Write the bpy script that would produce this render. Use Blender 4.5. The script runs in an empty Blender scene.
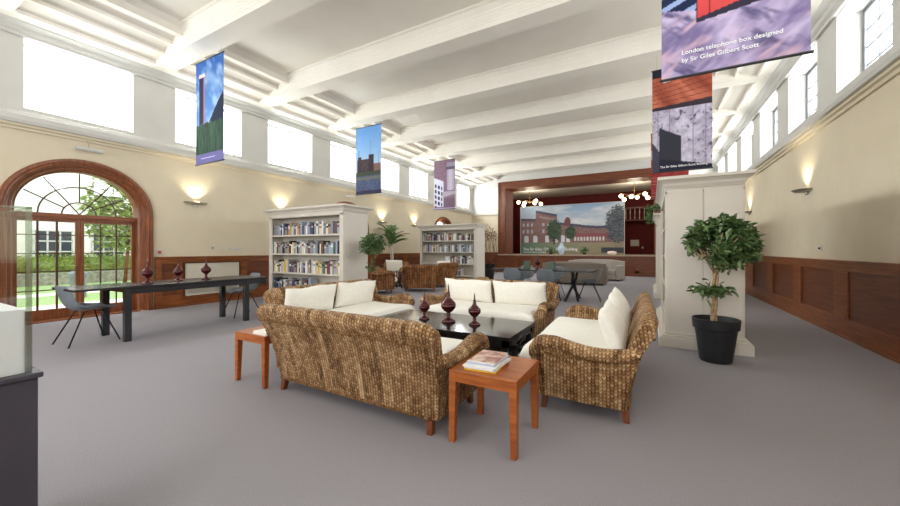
import bpy, math, random
import numpy as np
from mathutils import Vector, Matrix
random.seed(7)
PI = math.pi
sc = bpy.context.scene
COL = sc.collection

# ------------------------------------------------------------ camera
cam_d = bpy.data.cameras.new('camera'); cam = bpy.data.objects.new('camera', cam_d); COL.objects.link(cam)
cam.location = (0, 0, 1.25)
cam.rotation_euler = (PI/2, 0, math.atan2(201, 360))
cam_d.sensor_width = 36; cam_d.lens = 14.4; cam_d.shift_y = -3.5/900
cam_d.clip_start = 0.05; cam_d.clip_end = 200
sc.camera = cam
# ------------------------------------------------------------ world and light
W = bpy.data.worlds.new('World'); sc.world = W; W.use_nodes = True
bg = W.node_tree.nodes['Background']; bg.inputs[0].default_value = (0.93, 0.97, 1.0, 1); bg.inputs[1].default_value = 2.6
sc.view_settings.view_transform = 'Standard'; sc.view_settings.look = 'None'
sc.view_settings.exposure = 0.30; sc.view_settings.gamma = 1.0
sc.view_settings.use_curve_mapping = False
try:
    sc.cycles.use_denoising = True
    sc.cycles.max_bounces = 10; sc.cycles.diffuse_bounces = 6; sc.cycles.transparent_max_bounces = 16
    sc.cycles.sample_clamp_indirect = 6.0; sc.cycles.caustics_reflective = False; sc.cycles.caustics_refractive = False
except Exception: pass

XL, XR, YB, YF = -9.07, 2.44, 18.85, -4.0      # side walls, stage wall, wall behind the camera
WIN_P = 2.18; WIN_Y0 = 1.76; WIN_W = 1.45; WZ0, WZ1 = 3.6, 4.75
WINS = [WIN_Y0 + WIN_P*k for k in range(-2, 8)]
def area(name, loc, rot, sx, sy, power, col=(1, 1, 1)):
    l = bpy.data.lights.new(name, 'AREA'); l.shape = 'RECTANGLE'; l.size = sx; l.size_y = sy
    l.energy = power; l.color = col
    o = bpy.data.objects.new(name, l); o.location = loc; o.rotation_euler = rot; COL.objects.link(o)
    return o
P_LEFT, P_RIGHT, P_REAR = 90, 70, 240
for y in WINS:                                  # daylight at the clerestory windows, just outside the glass
    area('window_daylight', (XL-0.5, y+WIN_W/2, 4.18), (0, -PI/2, 0), 1.15, 1.45, P_LEFT*(1.0 if y < 11 else 1.7), (0.97, 0.985, 1))
    area('window_daylight', (XR+0.5, y+WIN_W/2, 4.18), (0, PI/2, 0), 1.15, 1.45, P_RIGHT*(1.0 if y < 11 else 1.7), (0.97, 0.985, 1))
for y in (2.50, 9.04, 15.58):                   # added area lights above the camera's sightline, brightening the floor by the arched doors
    l = area('window_daylight', (XL-1.9, y, 4.6), (0, -PI/2+math.radians(38), 0), 2.0, 3.0, 130, (0.97, 0.985, 1))
# added fill light behind the camera, outside the unseen end wall's opening
area('window_daylight', (-3.3, YF-0.35, 2.5), (PI/2, 0, 0), 8.0, 3.2, P_REAR, (1, 0.99, 0.97))

# ------------------------------------------------------------ helpers
class MB:
    def __init__(s): s.v = []; s.f = []; s.uv = {}; s.mi = {}; s.cur = 0
    def add(s, vs, fs, uvs=None):
        b = len(s.v); s.v += [tuple(p) for p in vs]
        for i, f in enumerate(fs):
            s.f.append(tuple(b+k for k in f)); s.mi[len(s.f)-1] = s.cur
            if uvs: s.uv[len(s.f)-1] = uvs[i]
        return s
    def box(s, x0, x1, y0, y1, z0, z1):
        if x0 > x1: x0, x1 = x1, x0
        if y0 > y1: y0, y1 = y1, y0
        v = [(x0,y0,z0),(x1,y0,z0),(x1,y1,z0),(x0,y1,z0),(x0,y0,z1),(x1,y0,z1),(x1,y1,z1),(x0,y1,z1)]
        return s.add(v, [(3,2,1,0),(4,5,6,7),(0,1,5,4),(1,2,6,5),(2,3,7,6),(3,0,4,7)])
    def prism(s, poly, axis, a, b):
        """poly: 2D points; axis 'x': poly=(y,z); 'y': poly=(x,z); 'z': poly=(x,y)"""
        def P(p, t):
            return {'x': (t, p[0], p[1]), 'y': (p[0], t, p[1]), 'z': (p[0], p[1], t)}[axis]
        n = len(poly); v = [P(p, a) for p in poly] + [P(p, b) for p in poly]
        f = [tuple(range(n)), tuple(range(2*n-1, n-1, -1))] + [(i, i+n, (i+1) % n + n, (i+1) % n) for i in range(n)]
        return s.add(v, f)
    def loft(s, rings, closed=True, caps=True, uv=False, loop=False):
        n = len(rings[0]); v = [p for r in rings for p in r]; f = []; uvs = []
        vs = [0.0]
        for k in range(1, n+1):
            vs.append(vs[-1] + (Vector(rings[len(rings)//2][k % n]) - Vector(rings[len(rings)//2][k-1])).length)
        us = [0.0]
        for i in range(1, len(rings)+1):
            a = sum((Vector(p) for p in rings[i % len(rings)]), Vector())/n; b = sum((Vector(p) for p in rings[i-1]), Vector())/n
            us.append(us[-1] + (a-b).length)
        R = len(rings)
        for i in range(R if loop else R-1):
            for k in range(n if closed else n-1):
                k2 = (k+1) % n; i2 = (i+1) % R
                f.append((i*n+k, i*n+k2, i2*n+k2, i2*n+k))
                uvs.append(((us[i], vs[k]), (us[i], vs[k+1]), (us[i+1], vs[k+1]), (us[i+1], vs[k])))
        if caps and not loop:
            f.append(tuple(range(n-1, -1, -1))); uvs.append(tuple((rings[0][k][0]+rings[0][k][1], rings[0][k][2]) for k in range(n-1, -1, -1)))
            f.append(tuple((R-1)*n+k for k in range(n))); uvs.append(tuple((rings[-1][k][0]+rings[-1][k][1], rings[-1][k][2]) for k in range(n)))
        return s.add(v, f, uvs if uv else None)
    def tube(s, pts, r, n=8, r2=None, caps=True, uv=False):
        pts = [Vector(p) for p in pts]; rings = []; up = None
        m = len(pts)
        for i, p in enumerate(pts):
            d = (pts[min(i+1, m-1)] - pts[max(i-1, 0)]).normalized()
            if up is None:
                up = Vector((0, 0, 1)) if abs(d.z) < 0.9 else Vector((1, 0, 0))
            a = d.cross(up).normalized(); b = a.cross(d).normalized(); up = b
            rr = r if r2 is None else r + (r2-r)*i/(m-1)
            rings.append([p + a*rr*math.cos(2*PI*k/n) + b*rr*math.sin(2*PI*k/n) for k in range(n)])
        return s.loft(rings, True, caps, uv)
    def lathe(s, prof, c=(0, 0, 0), n=24):
        rings = [[(c[0]+r*math.cos(2*PI*k/n), c[1]+r*math.sin(2*PI*k/n), c[2]+z) for k in range(n)] for r, z in prof]
        return s.loft(rings, True, True)
    def sphere(s, c, r, n=16, m=10, sz=1.0):
        return s.lathe([(max(r*math.sin(PI*i/m), r*0.01), -r*sz*math.cos(PI*i/m)) for i in range(m+1)], c, n)
    def build(s, name, mats, parent=None, smooth=False, bevel=0, segs=2, weld=False):
        me = bpy.data.meshes.new(name); me.from_pydata(s.v, [], s.f)
        if not isinstance(mats, (list, tuple)): mats = [mats]
        for m in mats: me.materials.append(m)
        for i, p in enumerate(me.polygons):
            p.material_index = s.mi.get(i, 0)
            p.use_smooth = bool(smooth)
        if s.uv:
            ul = me.uv_layers.new(name='UVMap')
            for i, p in enumerate(me.polygons):
                u = s.uv.get(i)
                if u:
                    for k, li in enumerate(p.loop_indices): ul.data[li].uv = u[k]
        me.update()
        if smooth == 'auto':
            try: me.set_sharp_from_angle(angle=math.radians(40))
            except Exception: pass
        o = bpy.data.objects.new(name, me); COL.objects.link(o)
        if parent is not None: o.parent = parent
        if bevel:
            b = o.modifiers.new('bevel', 'BEVEL'); b.width = bevel; b.segments = segs; b.limit_method = 'ANGLE'; b.angle_limit = math.radians(35)
        return o
def thing(name, label, cat, loc=(0, 0, 0), rz=0, group=None):
    o = bpy.data.objects.new(name, None); COL.objects.link(o); o.empty_display_size = 0.1
    o.location = loc; o.rotation_euler = (0, 0, rz); tag(o, label, cat, group); return o
def tag(o, label, cat, group=None):
    o['label'] = label; o['category'] = cat
    if group: o['group'] = group
    return o
def struct(o): o['kind'] = 'structure'; return o
def copy_tree(root, loc, rz=0, label=None, group=None):
    def cp(o, par):
        c = o.copy(); COL.objects.link(c)
        if par is not None:
            c.parent = par; c.matrix_parent_inverse = o.matrix_parent_inverse.copy()
        for ch in [x for x in list(bpy.data.objects) if x.parent == o]: cp(ch, c)
        return c
    r = cp(root, None); r.location = loc; r.rotation_euler = (0, 0, rz)
    if label: r['label'] = label
    if group: r['group'] = group
    return r

# ------------------------------------------------------------ materials
def lin(c):
    return tuple(((x/255)/12.92 if x/255 <= 0.04045 else ((x/255+0.055)/1.055)**2.4) for x in c)
def new_mat(name, rgb=(128, 128, 128), rough=0.5, metal=0.0, spec=0.5):
    m = bpy.data.materials.new(name); m.use_nodes = True
    b = m.node_tree.nodes['Principled BSDF']
    b.inputs['Base Color'].default_value = (*lin(rgb), 1); b.inputs['Roughness'].default_value = rough
    b.inputs['Metallic'].default_value = metal; b.inputs['Specular IOR Level'].default_value = spec
    return m
def noisy(name, rgb1, rgb2, scale=10, rough=0.6, stretch=(1, 1, 1), bump=0.0, bscale=None, detail=4, spec=0.4, metal=0.0, coord='Object', lo=0.3, hi=0.7):
    m = new_mat(name, rgb1, rough, metal, spec); nt = m.node_tree; N = nt.nodes; L = nt.links; b = N['Principled BSDF']
    tc = N.new('ShaderNodeTexCoord'); mp = N.new('ShaderNodeMapping'); mp.inputs['Scale'].default_value = stretch
    n = N.new('ShaderNodeTexNoise'); n.inputs['Scale'].default_value = scale; n.inputs['Detail'].default_value = detail
    r = N.new('ShaderNodeValToRGB'); r.color_ramp.elements[0].color = (*lin(rgb1), 1); r.color_ramp.elements[1].color = (*lin(rgb2), 1)
    r.color_ramp.elements[0].position = lo; r.color_ramp.elements[1].position = hi
    L.new(tc.outputs[coord], mp.inputs[0]); L.new(mp.outputs[0], n.inputs[0]); L.new(n.outputs[0], r.inputs[0]); L.new(r.outputs[0], b.inputs['Base Color'])
    if bump:
        n2 = N.new('ShaderNodeTexNoise'); n2.inputs['Scale'].default_value = bscale or scale; n2.inputs['Detail'].default_value = 3
        L.new(mp.outputs[0], n2.inputs[0]); bp = N.new('ShaderNodeBump'); bp.inputs['Strength'].default_value = bump; bp.inputs['Distance'].default_value = 0.01
        L.new(n2.outputs[0], bp.inputs['Height']); L.new(bp.outputs[0], b.inputs['Normal'])
    return m
def glassy(name, tint=(255, 255, 255), gloss=0.08, rough=0.02):
    m = bpy.data.materials.new(name); m.use_nodes = True; nt = m.node_tree; N = nt.nodes; L = nt.links
    N.remove(N['Principled BSDF']); out = N['Material Output']
    t = N.new('ShaderNodeBsdfTransparent'); t.inputs[0].default_value = (*lin(tint), 1)
    g = N.new('ShaderNodeBsdfGlossy'); g.inputs['Roughness'].default_value = rough
    mx = N.new('ShaderNodeMixShader'); mx.inputs[0].default_value = gloss
    L.new(t.outputs[0], mx.inputs[1]); L.new(g.outputs[0], mx.inputs[2]); L.new(mx.outputs[0], out.inputs[0])
    return m
def emit(name, rgb, s):
    m = new_mat(name, rgb); b = m.node_tree.nodes['Principled BSDF']
    b.inputs['Emission Color'].default_value = (*lin(rgb), 1); b.inputs['Emission Strength'].default_value = s
    return m
def wicker(name, dark, mid, light, col=40.0, row=38.0, bump=1.0):
    m = new_mat(name, mid, 0.62, 0, 0.25); nt = m.node_tree; N = nt.nodes; L = nt.links; b = N['Principled BSDF']
    def mth(op, a, bb=None, c=None):
        n = N.new('ShaderNodeMath'); n.operation = op
        for i, x in enumerate((a, bb, c)):
            if x is None: continue
            if isinstance(x, (int, float)): n.inputs[i].default_value = x
            else: L.new(x, n.inputs[i])
        return n.outputs[0]
    uv = N.new('ShaderNodeUVMap'); sp = N.new('ShaderNodeSeparateXYZ'); L.new(uv.outputs[0], sp.inputs[0])
    U = mth('MULTIPLY', sp.outputs[0], col); idx = mth('FLOOR', U); fr = mth('FRACT', U)
    wn = N.new('ShaderNodeTexWhiteNoise'); wn.noise_dimensions = '1D'; L.new(idx, wn.inputs['W'])
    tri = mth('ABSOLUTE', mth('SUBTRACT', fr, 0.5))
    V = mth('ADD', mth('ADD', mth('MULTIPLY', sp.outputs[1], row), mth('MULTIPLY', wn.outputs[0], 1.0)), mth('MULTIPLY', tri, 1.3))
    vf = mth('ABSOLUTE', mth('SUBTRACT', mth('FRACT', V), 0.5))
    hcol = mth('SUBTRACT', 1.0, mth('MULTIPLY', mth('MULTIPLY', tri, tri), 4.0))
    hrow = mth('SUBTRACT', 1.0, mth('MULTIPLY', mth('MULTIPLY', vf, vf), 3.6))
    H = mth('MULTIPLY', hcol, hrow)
    cv = N.new('ShaderNodeCombineXYZ'); L.new(mth('MULTIPLY', idx, 0.37), cv.inputs[0]); L.new(mth('FLOOR', V), cv.inputs[1])
    w2 = N.new('ShaderNodeTexWhiteNoise'); w2.noise_dimensions = '2D'; L.new(cv.outputs[0], w2.inputs['Vector'])
    st = N.new('ShaderNodeCombineXYZ'); L.new(mth('MULTIPLY', mth('FLOOR', mth('MULTIPLY', U, 0.5)), 0.55), st.inputs[0]); L.new(mth('MULTIPLY', sp.outputs[1], 0.9), st.inputs[1])
    ns = N.new('ShaderNodeTexNoise'); ns.inputs['Scale'].default_value = 1.6; ns.inputs['Detail'].default_value = 3; L.new(st.outputs[0], ns.inputs[0])
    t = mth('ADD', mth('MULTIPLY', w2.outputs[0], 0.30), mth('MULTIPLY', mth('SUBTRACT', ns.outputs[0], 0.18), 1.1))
    t = mth('ADD', mth('MULTIPLY', mth('SUBTRACT', H, 0.60), 0.40), t)  # low weave goes darker: shade between strands put into the colour
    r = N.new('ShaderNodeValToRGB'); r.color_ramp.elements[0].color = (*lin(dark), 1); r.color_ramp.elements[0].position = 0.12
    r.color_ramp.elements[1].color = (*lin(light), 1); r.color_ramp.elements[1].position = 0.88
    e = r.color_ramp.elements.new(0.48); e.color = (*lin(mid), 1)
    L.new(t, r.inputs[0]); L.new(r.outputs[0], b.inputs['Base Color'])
    bp = N.new('ShaderNodeBump'); bp.inputs['Strength'].default_value = bump; bp.inputs['Distance'].default_value = 0.014
    L.new(H, bp.inputs['Height']); L.new(bp.outputs[0], b.inputs['Normal'])
    return m
M = {}
M['wall'] = noisy('beige_paint', (208, 196, 172), (212, 201, 177), 3, 0.9, spec=0.2)
M['white'] = noisy('white_paint', (196, 194, 188), (200, 198, 193), 3, 0.7, spec=0.3)
M['ceil'] = noisy('ceiling_paint', (224, 219, 209), (230, 225, 216), 1.5, 0.85, spec=0.2)
M['case'] = noisy('bookcase_paint', (206, 199, 188), (211, 204, 194), 2, 0.5, spec=0.35)
M['wood'] = noisy('mahogany', (94, 46, 20), (138, 77, 36), 5, 0.35, (6, 6, 0.6), 0.05, detail=6, spec=0.45)
M['wood_h'] = noisy('mahogany_rail', (100, 50, 20), (144, 80, 34), 5, 0.35, (6, 0.5, 6), 0.05, detail=6, spec=0.45)
M['wood_panel'] = noisy('mahogany_panel', (82, 38, 16), (116, 60, 26), 5, 0.35, (6, 0.5, 6), 0.05, detail=6, spec=0.45)
M['wood_x'] = noisy('mahogany_beam', (84, 42, 20), (118, 62, 32), 4, 0.4, (0.5, 6, 6), 0.05, detail=6, spec=0.4)
M['darkwood'] = noisy('dark_bar_wood', (58, 30, 16), (80, 44, 24), 6, 0.45)  # door bars' backlit shade put into the wood colour; radiator frame shares it
M['cherry'] = noisy('cherry_wood', (136, 66, 24), (174, 98, 42), 5, 0.3, (1, 7, 7), 0.02, detail=5, spec=0.5)
M['leg_wood'] = noisy('leg_wood', (96, 50, 26), (126, 68, 36), 8, 0.4, (6, 6, 1))
M['carpet'] = noisy('carpet', (141, 137, 142), (161, 157, 162), 160, 0.97, bump=0.25, bscale=420, detail=8, spec=0.05)
M['black'] = noisy('black_lacquer', (26, 24, 25), (34, 31, 32), 6, 0.13, spec=0.5)
M['blacktab'] = noisy('black_table', (42, 42, 46), (45, 45, 49), 3, 0.24, spec=0.5)
M['iron'] = new_mat('black_metal', (28, 28, 30), 0.4, 0.6)
M['shell'] = noisy('grey_shell', (104, 112, 118), (114, 122, 128), 8, 0.5)
M['fabric'] = noisy('cream_fabric', (232, 229, 220), (240, 237, 229), 40, 0.9, bump=0.12, bscale=9, spec=0.1)
M['greyfab'] = noisy('grey_fabric', (118, 108, 98), (132, 122, 112), 60, 0.95, bump=0.1, spec=0.1)
M['greyfab2'] = noisy('pale_grey_fabric', (150, 142, 134), (162, 154, 146), 60, 0.95, spec=0.1)
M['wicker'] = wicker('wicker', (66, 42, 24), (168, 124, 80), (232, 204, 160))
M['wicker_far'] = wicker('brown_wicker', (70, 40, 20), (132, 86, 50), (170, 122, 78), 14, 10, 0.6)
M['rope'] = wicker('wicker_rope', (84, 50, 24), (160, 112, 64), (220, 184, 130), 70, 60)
M['redglass'] = new_mat('red_glass', (72, 12, 16), 0.12, 0.25, 0.8)
M['pot'] = noisy('dark_pot', (34, 36, 40), (42, 44, 48), 10, 0.45)
M['soil'] = noisy('soil', (50, 36, 26), (80, 60, 44), 60, 0.95)
M['bark'] = noisy('bark', (150, 122, 90), (184, 158, 124), 20, 0.85, (1, 1, 3), 0.3)
M['leaf'] = noisy('green_leaves', (44, 70, 34), (112, 138, 84), 9, 0.38, spec=0.5)
M['leaf2'] = noisy('palm_leaves', (70, 100, 50), (120, 145, 92), 6, 0.45)
M['leaf3'] = noisy('garden_leaves', (104, 124, 58), (160, 178, 96), 5, 0.7)
M['hedge'] = noisy('hedge_leaves', (84, 108, 40), (150, 165, 84), 14, 0.8, detail=6)
M['grass'] = noisy('grass', (120, 150, 84), (160, 184, 122), 30, 0.9)
M['pave'] = noisy('paving', (206, 200, 190), (222, 216, 208), 8, 0.8)
M['stone'] = noisy('stone_wall', (120, 118, 108), (170, 166, 156), 9, 0.9)
M['render'] = noisy('white_render', (226, 222, 214), (236, 232, 226), 3, 0.8)
M['darkglass'] = new_mat('dark_window_glass', (48, 56, 70), 0.15)
M['pane'] = glassy('window_glass', (250, 252, 252), 0.05)
M['caseglass'] = glassy('display_glass', (253, 254, 253), 0.07)
M['glassedge'] = glassy('glass_edge', (222, 230, 224), 0.25, 0.2)
M['plinth'] = noisy('dark_grey_plinth', (62, 58, 66), (68, 64, 72), 5, 0.5)
M['whitebox'] = new_mat('white_block', (236, 238, 240), 0.6)
M['red_dark'] = noisy('stage_red', (84, 14, 12), (98, 20, 16), 3, 0.8)
M['stagefloor'] = noisy('stage_boards', (150, 132, 112), (172, 152, 132), 5, 0.5, (8, 1, 1))
M['chrome'] = new_mat('brushed_metal', (176, 172, 164), 0.35, 0.8)
M['brass'] = new_mat('brass', (170, 140, 80), 0.35, 0.9)
M['radiator'] = new_mat('radiator_grey', (196, 188, 172), 0.5)
M['leadgrey'] = new_mat('window_bar_grey', (120, 122, 128), 0.6); M['barwhite'] = new_mat('window_bar_white', (244, 244, 242), 0.6)  # left wall's bars get the window glare put into a whiter colour
M['globe'] = emit('lit_globe', (255, 236, 200), 5.0)
M['sconce_lit'] = emit('sconce_lamp', (255, 226, 176), 9.0)
M['lettering'] = new_mat('white_print', (240, 240, 244), 0.7)
M['paper'] = new_mat('paper', (230, 226, 216), 0.8)
M['ceramic'] = new_mat('blue_white_ceramic', (190, 206, 220), 0.2)
M['pinkbowl'] = new_mat('pale_pink_bowl', (236, 214, 200), 0.3)
M['greenbox'] = new_mat('dark_green_box', (62, 84, 66), 0.4)
M['basket'] = noisy('straw_basket', (140, 112, 60), (176, 148, 90), 30, 0.8, bump=0.4)

# ------------------------------------------------------------ printed pictures (colours stored per vertex, like ink on cloth)
_rs = np.random.RandomState(3)
_lat = _rs.rand(64, 64)
def vn(x, y):
    x = np.asarray(x, float); y = np.asarray(y, float)
    xi = np.floor(x).astype(int); yi = np.floor(y).astype(int); fx = x-xi; fy = y-yi
    fx = fx*fx*(3-2*fx); fy = fy*fy*(3-2*fy)
    g = lambda a, b: _lat[a % 64, b % 64]
    return (g(xi, yi)*(1-fx)+g(xi+1, yi)*fx)*(1-fy)+(g(xi, yi+1)*(1-fx)+g(xi+1, yi+1)*fx)*fy
def fbm(x, y): return 0.5*vn(x, y)+0.3*vn(x*2.1+7, y*2.1)+0.2*vn(x*4.3, y*4.3+3)
def C(*c): return np.array(c, float)
def mixc(a, b, t): t = np.clip(t, 0, 1)[..., None]; return a*(1-t)+b*t
def put(img, mask, col): img[mask] = col if np.ndim(col) == 1 else col[mask]
def ink_mat():
    m = new_mat('printed_cloth', (200, 200, 200), 0.85, 0, 0.1); N = m.node_tree.nodes
    a = N.new('ShaderNodeAttribute'); a.attribute_name = 'ink'; m.node_tree.links.new(a.outputs['Color'], N['Principled BSDF'].inputs['Base Color'])
    return m
M['ink'] = ink_mat()
def picture(name, w, h, nx, nz, fn, parent, thick=0.004):
    u, v = np.meshgrid(np.linspace(0, 1, nx), np.linspace(0, 1, nz))
    img = fn(u, v)/255.0
    img = np.where(img <= 0.04045, img/12.92, ((np.clip(img, 0, 1)+0.055)/1.055)**2.4)
    vs = [(float(u[j, i]-0.5)*w, 0.0, float(v[j, i])*h) for j in range(nz) for i in range(nx)]
    fs = [(j*nx+i, j*nx+i+1, (j+1)*nx+i+1, (j+1)*nx+i) for j in range(nz-1) for i in range(nx-1)]
    me = bpy.data.meshes.new(name); me.from_pydata(vs, [], fs); me.materials.append(M['ink'])
    at = me.color_attributes.new('ink', 'FLOAT_COLOR', 'POINT')
    rgba = np.ones((nx*nz, 4)); rgba[:, :3] = img.reshape(-1, 3); at.data.foreach_set('color', rgba.ravel())
    o = bpy.data.objects.new(name, me); COL.objects.link(o); o.parent = parent
    md = o.modifiers.new('thickness', 'SOLIDIFY'); md.thickness = thick; md.offset = 0
    return o
def text(s, size, loc, parent, mat=None, rot=(PI/2, 0, 0), name='lettering', align='LEFT'):
    cu = bpy.data.curves.new(name, 'FONT'); cu.body = s; cu.size = size; cu.extrude = 0.001; cu.align_x = align; cu.offset = size*0.012
    t = bpy.data.objects.new('tmp', cu); COL.objects.link(t)
    bpy.context.view_layer.update()
    me = bpy.data.meshes.new_from_object(t.evaluated_get(bpy.context.evaluated_depsgraph_get()))
    bpy.data.objects.remove(t); me.materials.clear(); me.materials.append(mat or M['lettering'])
    o = bpy.data.objects.new(name, me); COL.objects.link(o); o.location = loc; o.rotation_euler = rot
    if parent is not None: o.parent = parent
    return o

# ------------------------------------------------------------ structure: floor, walls
WT = 0.42
fl = MB(); fl.box(XL, XR, YF, YB, -0.1, 0); struct(fl.build('floor', M['carpet']))
def arch_top(dy, a, rise, zs):
    return zs + rise*math.sqrt(max(0, 1-(dy/a)**2)) if abs(dy) < a else None
ARCHES = [2.50, 9.04, 15.58]
A_A, A_R, A_Z = 0.98, 0.82, 1.98
# left wall: beige zone (with arches), white clerestory zone
wl = MB()
edges = [YF] + [v for c in ARCHES for v in (c-A_A, c+A_A)] + [YB]
for a, b in zip(edges[0::2], edges[1::2]): wl.box(XL-WT, XL, a, b, 0, 3.3)
for c in ARCHES:
    n = 28; pts = [(c-A_A*math.cos(PI*i/n), A_Z+A_R*math.sin(PI*i/n)) for i in range(n+1)]
    for (y0, z0), (y1, z1) in zip(pts, pts[1:]):
        wl.prism([(y0, z0), (y1, z1), (y1, 3.3), (y0, 3.3)], 'x', XL-WT, XL)
struct(wl.build('wall_left', M['wall']))
def clere(side):
    X0, X1 = (XL-WT, XL) if side < 0 else (XR, XR+WT)
    m = MB(); m.box(X0, X1, YF, YB, 3.3, WZ0); m.box(X0, X1, YF, YB, WZ1, 5.5)
    prev = YF
    for y in WINS: m.box(X0, X1, prev, y, WZ0, WZ1); prev = y+WIN_W
    m.box(X0, X1, prev, YB, WZ0, WZ1)
    return m
struct(clere(-1).build('wall_left_upper', M['white'])); struct(clere(1).build('wall_right_upper', M['white']))
wr = MB(); wr.box(XR, XR+WT, YF, YB, 0, 3.3); struct(wr.build('wall_right', M['wall']))
# stage wall with proscenium opening; beige below, white above
SX0, SX1 = -7.44, 0.82
wb = MB()
for a, b in ((XL-WT, SX0), (SX1, XR+WT)): wb.box(a, b, YB, YB+0.3, 0, 3.22)
struct(wb.build('wall_back', M['wall']))
wb = MB(); wb.box(XL-WT, SX0, YB, YB+0.3, 3.22, 5.5); wb.box(SX1, XR+WT, YB, YB+0.3, 3.22, 5.5); wb.box(SX0, SX1, YB, YB+0.3, 4.97, 5.5)
struct(wb.build('wall_back_upper', M['white']))
# wall behind the camera: piers and a wide glazed opening
wf = MB(); wf.box(XL-WT, -7.3, YF-0.3, YF, 0, 5.5); wf.box(0.7, XR+WT, YF-0.3, YF, 0, 5.5); wf.box(-7.3, 0.7, YF-0.3, YF, 4.1, 5.5); wf.box(-7.3, 0.7, YF-0.3, YF, 0, 0.9)
struct(wf.build('wall_front', M['wall']))
g = MB()
for i in range(9): g.box(-7.3+i*0.99, -7.26+i*0.99, YF-0.15, YF-0.1, 0.9, 4.1)
for z in (1.9, 3.0): g.box(-7.3, 0.7, YF-0.15, YF-0.1, z, z+0.04)
struct(g.build('window_90', M['white']))
# ceiling: flat middle, sloping sides
CZ = 5.35; XS0, XS1 = -7.35, 0.72
ce = MB()
ce.prism([(XS0, CZ), (XS1, CZ), (XS1+0.1, 5.275), (XR, 4.89), (XR, 5.1), (XS1, CZ+0.15), (XS0, CZ+0.15), (XL, 5.1), (XL, 4.89), (XS0-0.1, 5.275)], 'y', YF, YB)
struct(ce.build('ceiling', M['ceil']))
# beams with stepped mouldings
BEAMS = [3.585+WIN_P*k for k in range(-3, 7)]
for i, y in enumerate(BEAMS):
    prof = [(-0.185, 4.97), (0.185, 4.97)]
    steps = [(0.185, 5.05), (0.193, 5.055), (0.197, 5.095), (0.205, 5.10), (0.209, 5.14), (0.217, 5.145), (0.221, 5.185), (0.229, 5.19), (0.233, 5.23), (0.25, 5.25), (0.28, 5.30), (0.31, 5.31), (0.31, 5.40)]
    prof = [(-0.185, 4.97), (0.185, 4.97)] + steps + [(-a, b) for a, b in reversed(steps)]
    m = MB(); m.prism([(y+a, b) for a, b in prof], 'x', XL+0.02, XR-0.02)
    struct(m.build('trim_%d' % (10+i), M['ceil']))
# ribs at the sloping sides
ti = 30
for k in range(-1, len(BEAMS)):
    y0 = BEAMS[k]+0.19 if k >= 0 else YF; y1 = BEAMS[k+1]-0.19 if k+1 < len(BEAMS) else YB
    if y1-y0 < 0.3: continue
    m = MB()
    for s in (-1, 1):
        for (dx, z, w, h) in ((0.44, 4.93, 0.04, 0.20), (0.83, 5.03, 0.04, 0.18), (1.18, 5.11, 0.04, 0.17), (1.55, 5.15, 0.13, 0.25)):
            x = XL+dx if s < 0 else XR-dx
            m.box(x-w/2, x+w/2, y0, y1, z, z+h)
    struct(m.build('trim_%d' % ti, M['ceil'])); ti += 1
# crown moulding and picture-rail cornice along the side walls
def molding(prof, name, mat, ys=(YF, YB)):
    global ti
    for s in (-1, 1):
        m = MB(); pr = [((XL+a) if s < 0 else (XR-a), z) for a, z in prof]
        m.prism(pr, 'y', ys[0], ys[1]); struct(m.build(name % ti, mat)); ti += 1
molding([(0, 4.76), (0.05, 4.76), (0.06, 4.80), (0.10, 4.83), (0.12, 4.88), (0.20, 4.92), (0.24, 4.97), (0.24, 5.02), (0, 5.02)], 'trim_%d', M['white'])
molding([(0, 3.22), (0.04, 3.22), (0.05, 3.26), (0.09, 3.27), (0.09, 3.31), (0, 3.31)], 'trim_%d', M['wall'])
molding([(0, 3.31), (0.14, 3.31), (0.16, 3.36), (0.16, 3.44), (0.11, 3.46), (0.09, 3.50), (0.03, 3.53), (0.02, 3.57), (0, 3.57)], 'trim_%d', M['white'])
m = MB(); m.box(XL, SX0, YB-0.07, YB, 3.2, 3.27); struct(m.build('trim_%d' % ti, M['case'])); ti += 1
# clerestory windows
wn = 1
for s in (-1, 1):
    for y in WINS:
        X = XL-0.30 if s < 0 else XR+0.30
        root = struct(thing('window_%d' % wn, 'x', 'x', (X, y+WIN_W/2, WZ0))); del root['label'], root['category']; wn += 1
        hw = WIN_W/2; H = WZ1-WZ0
        f = MB()
        f.box(-0.03, 0.03, -hw, -hw+0.07, 0, H); f.box(-0.03, 0.03, hw-0.07, hw, 0, H); f.box(-0.03, 0.03, -hw+0.07, hw-0.07, 0, 0.06); f.box(-0.03, 0.03, -hw+0.07, hw-0.07, H-0.06, H)
        for k in range(1, 4): yy = -hw+0.07+(WIN_W-0.14)*k/4; f.box(-0.012, 0.012, yy-(0.005 if s < 0 else 0.011), yy+(0.005 if s < 0 else 0.011), 0.06, H-0.06)
        for k in range(1, 4): zz = 0.06+(H-0.12)*k/4; f.box(-0.011, 0.011, -hw+0.07, hw-0.07, zz-(0.005 if s < 0 else 0.010), zz+(0.005 if s < 0 else 0.010))
        f.build('window_frame', M['barwhite'] if s < 0 else M['leadgrey'], root)
        gl = MB(); gl.box(-0.004, 0.004, -hw+0.06, hw-0.06, 0.05, H-0.05); gl.build('glass', M['pane'], root)
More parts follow.
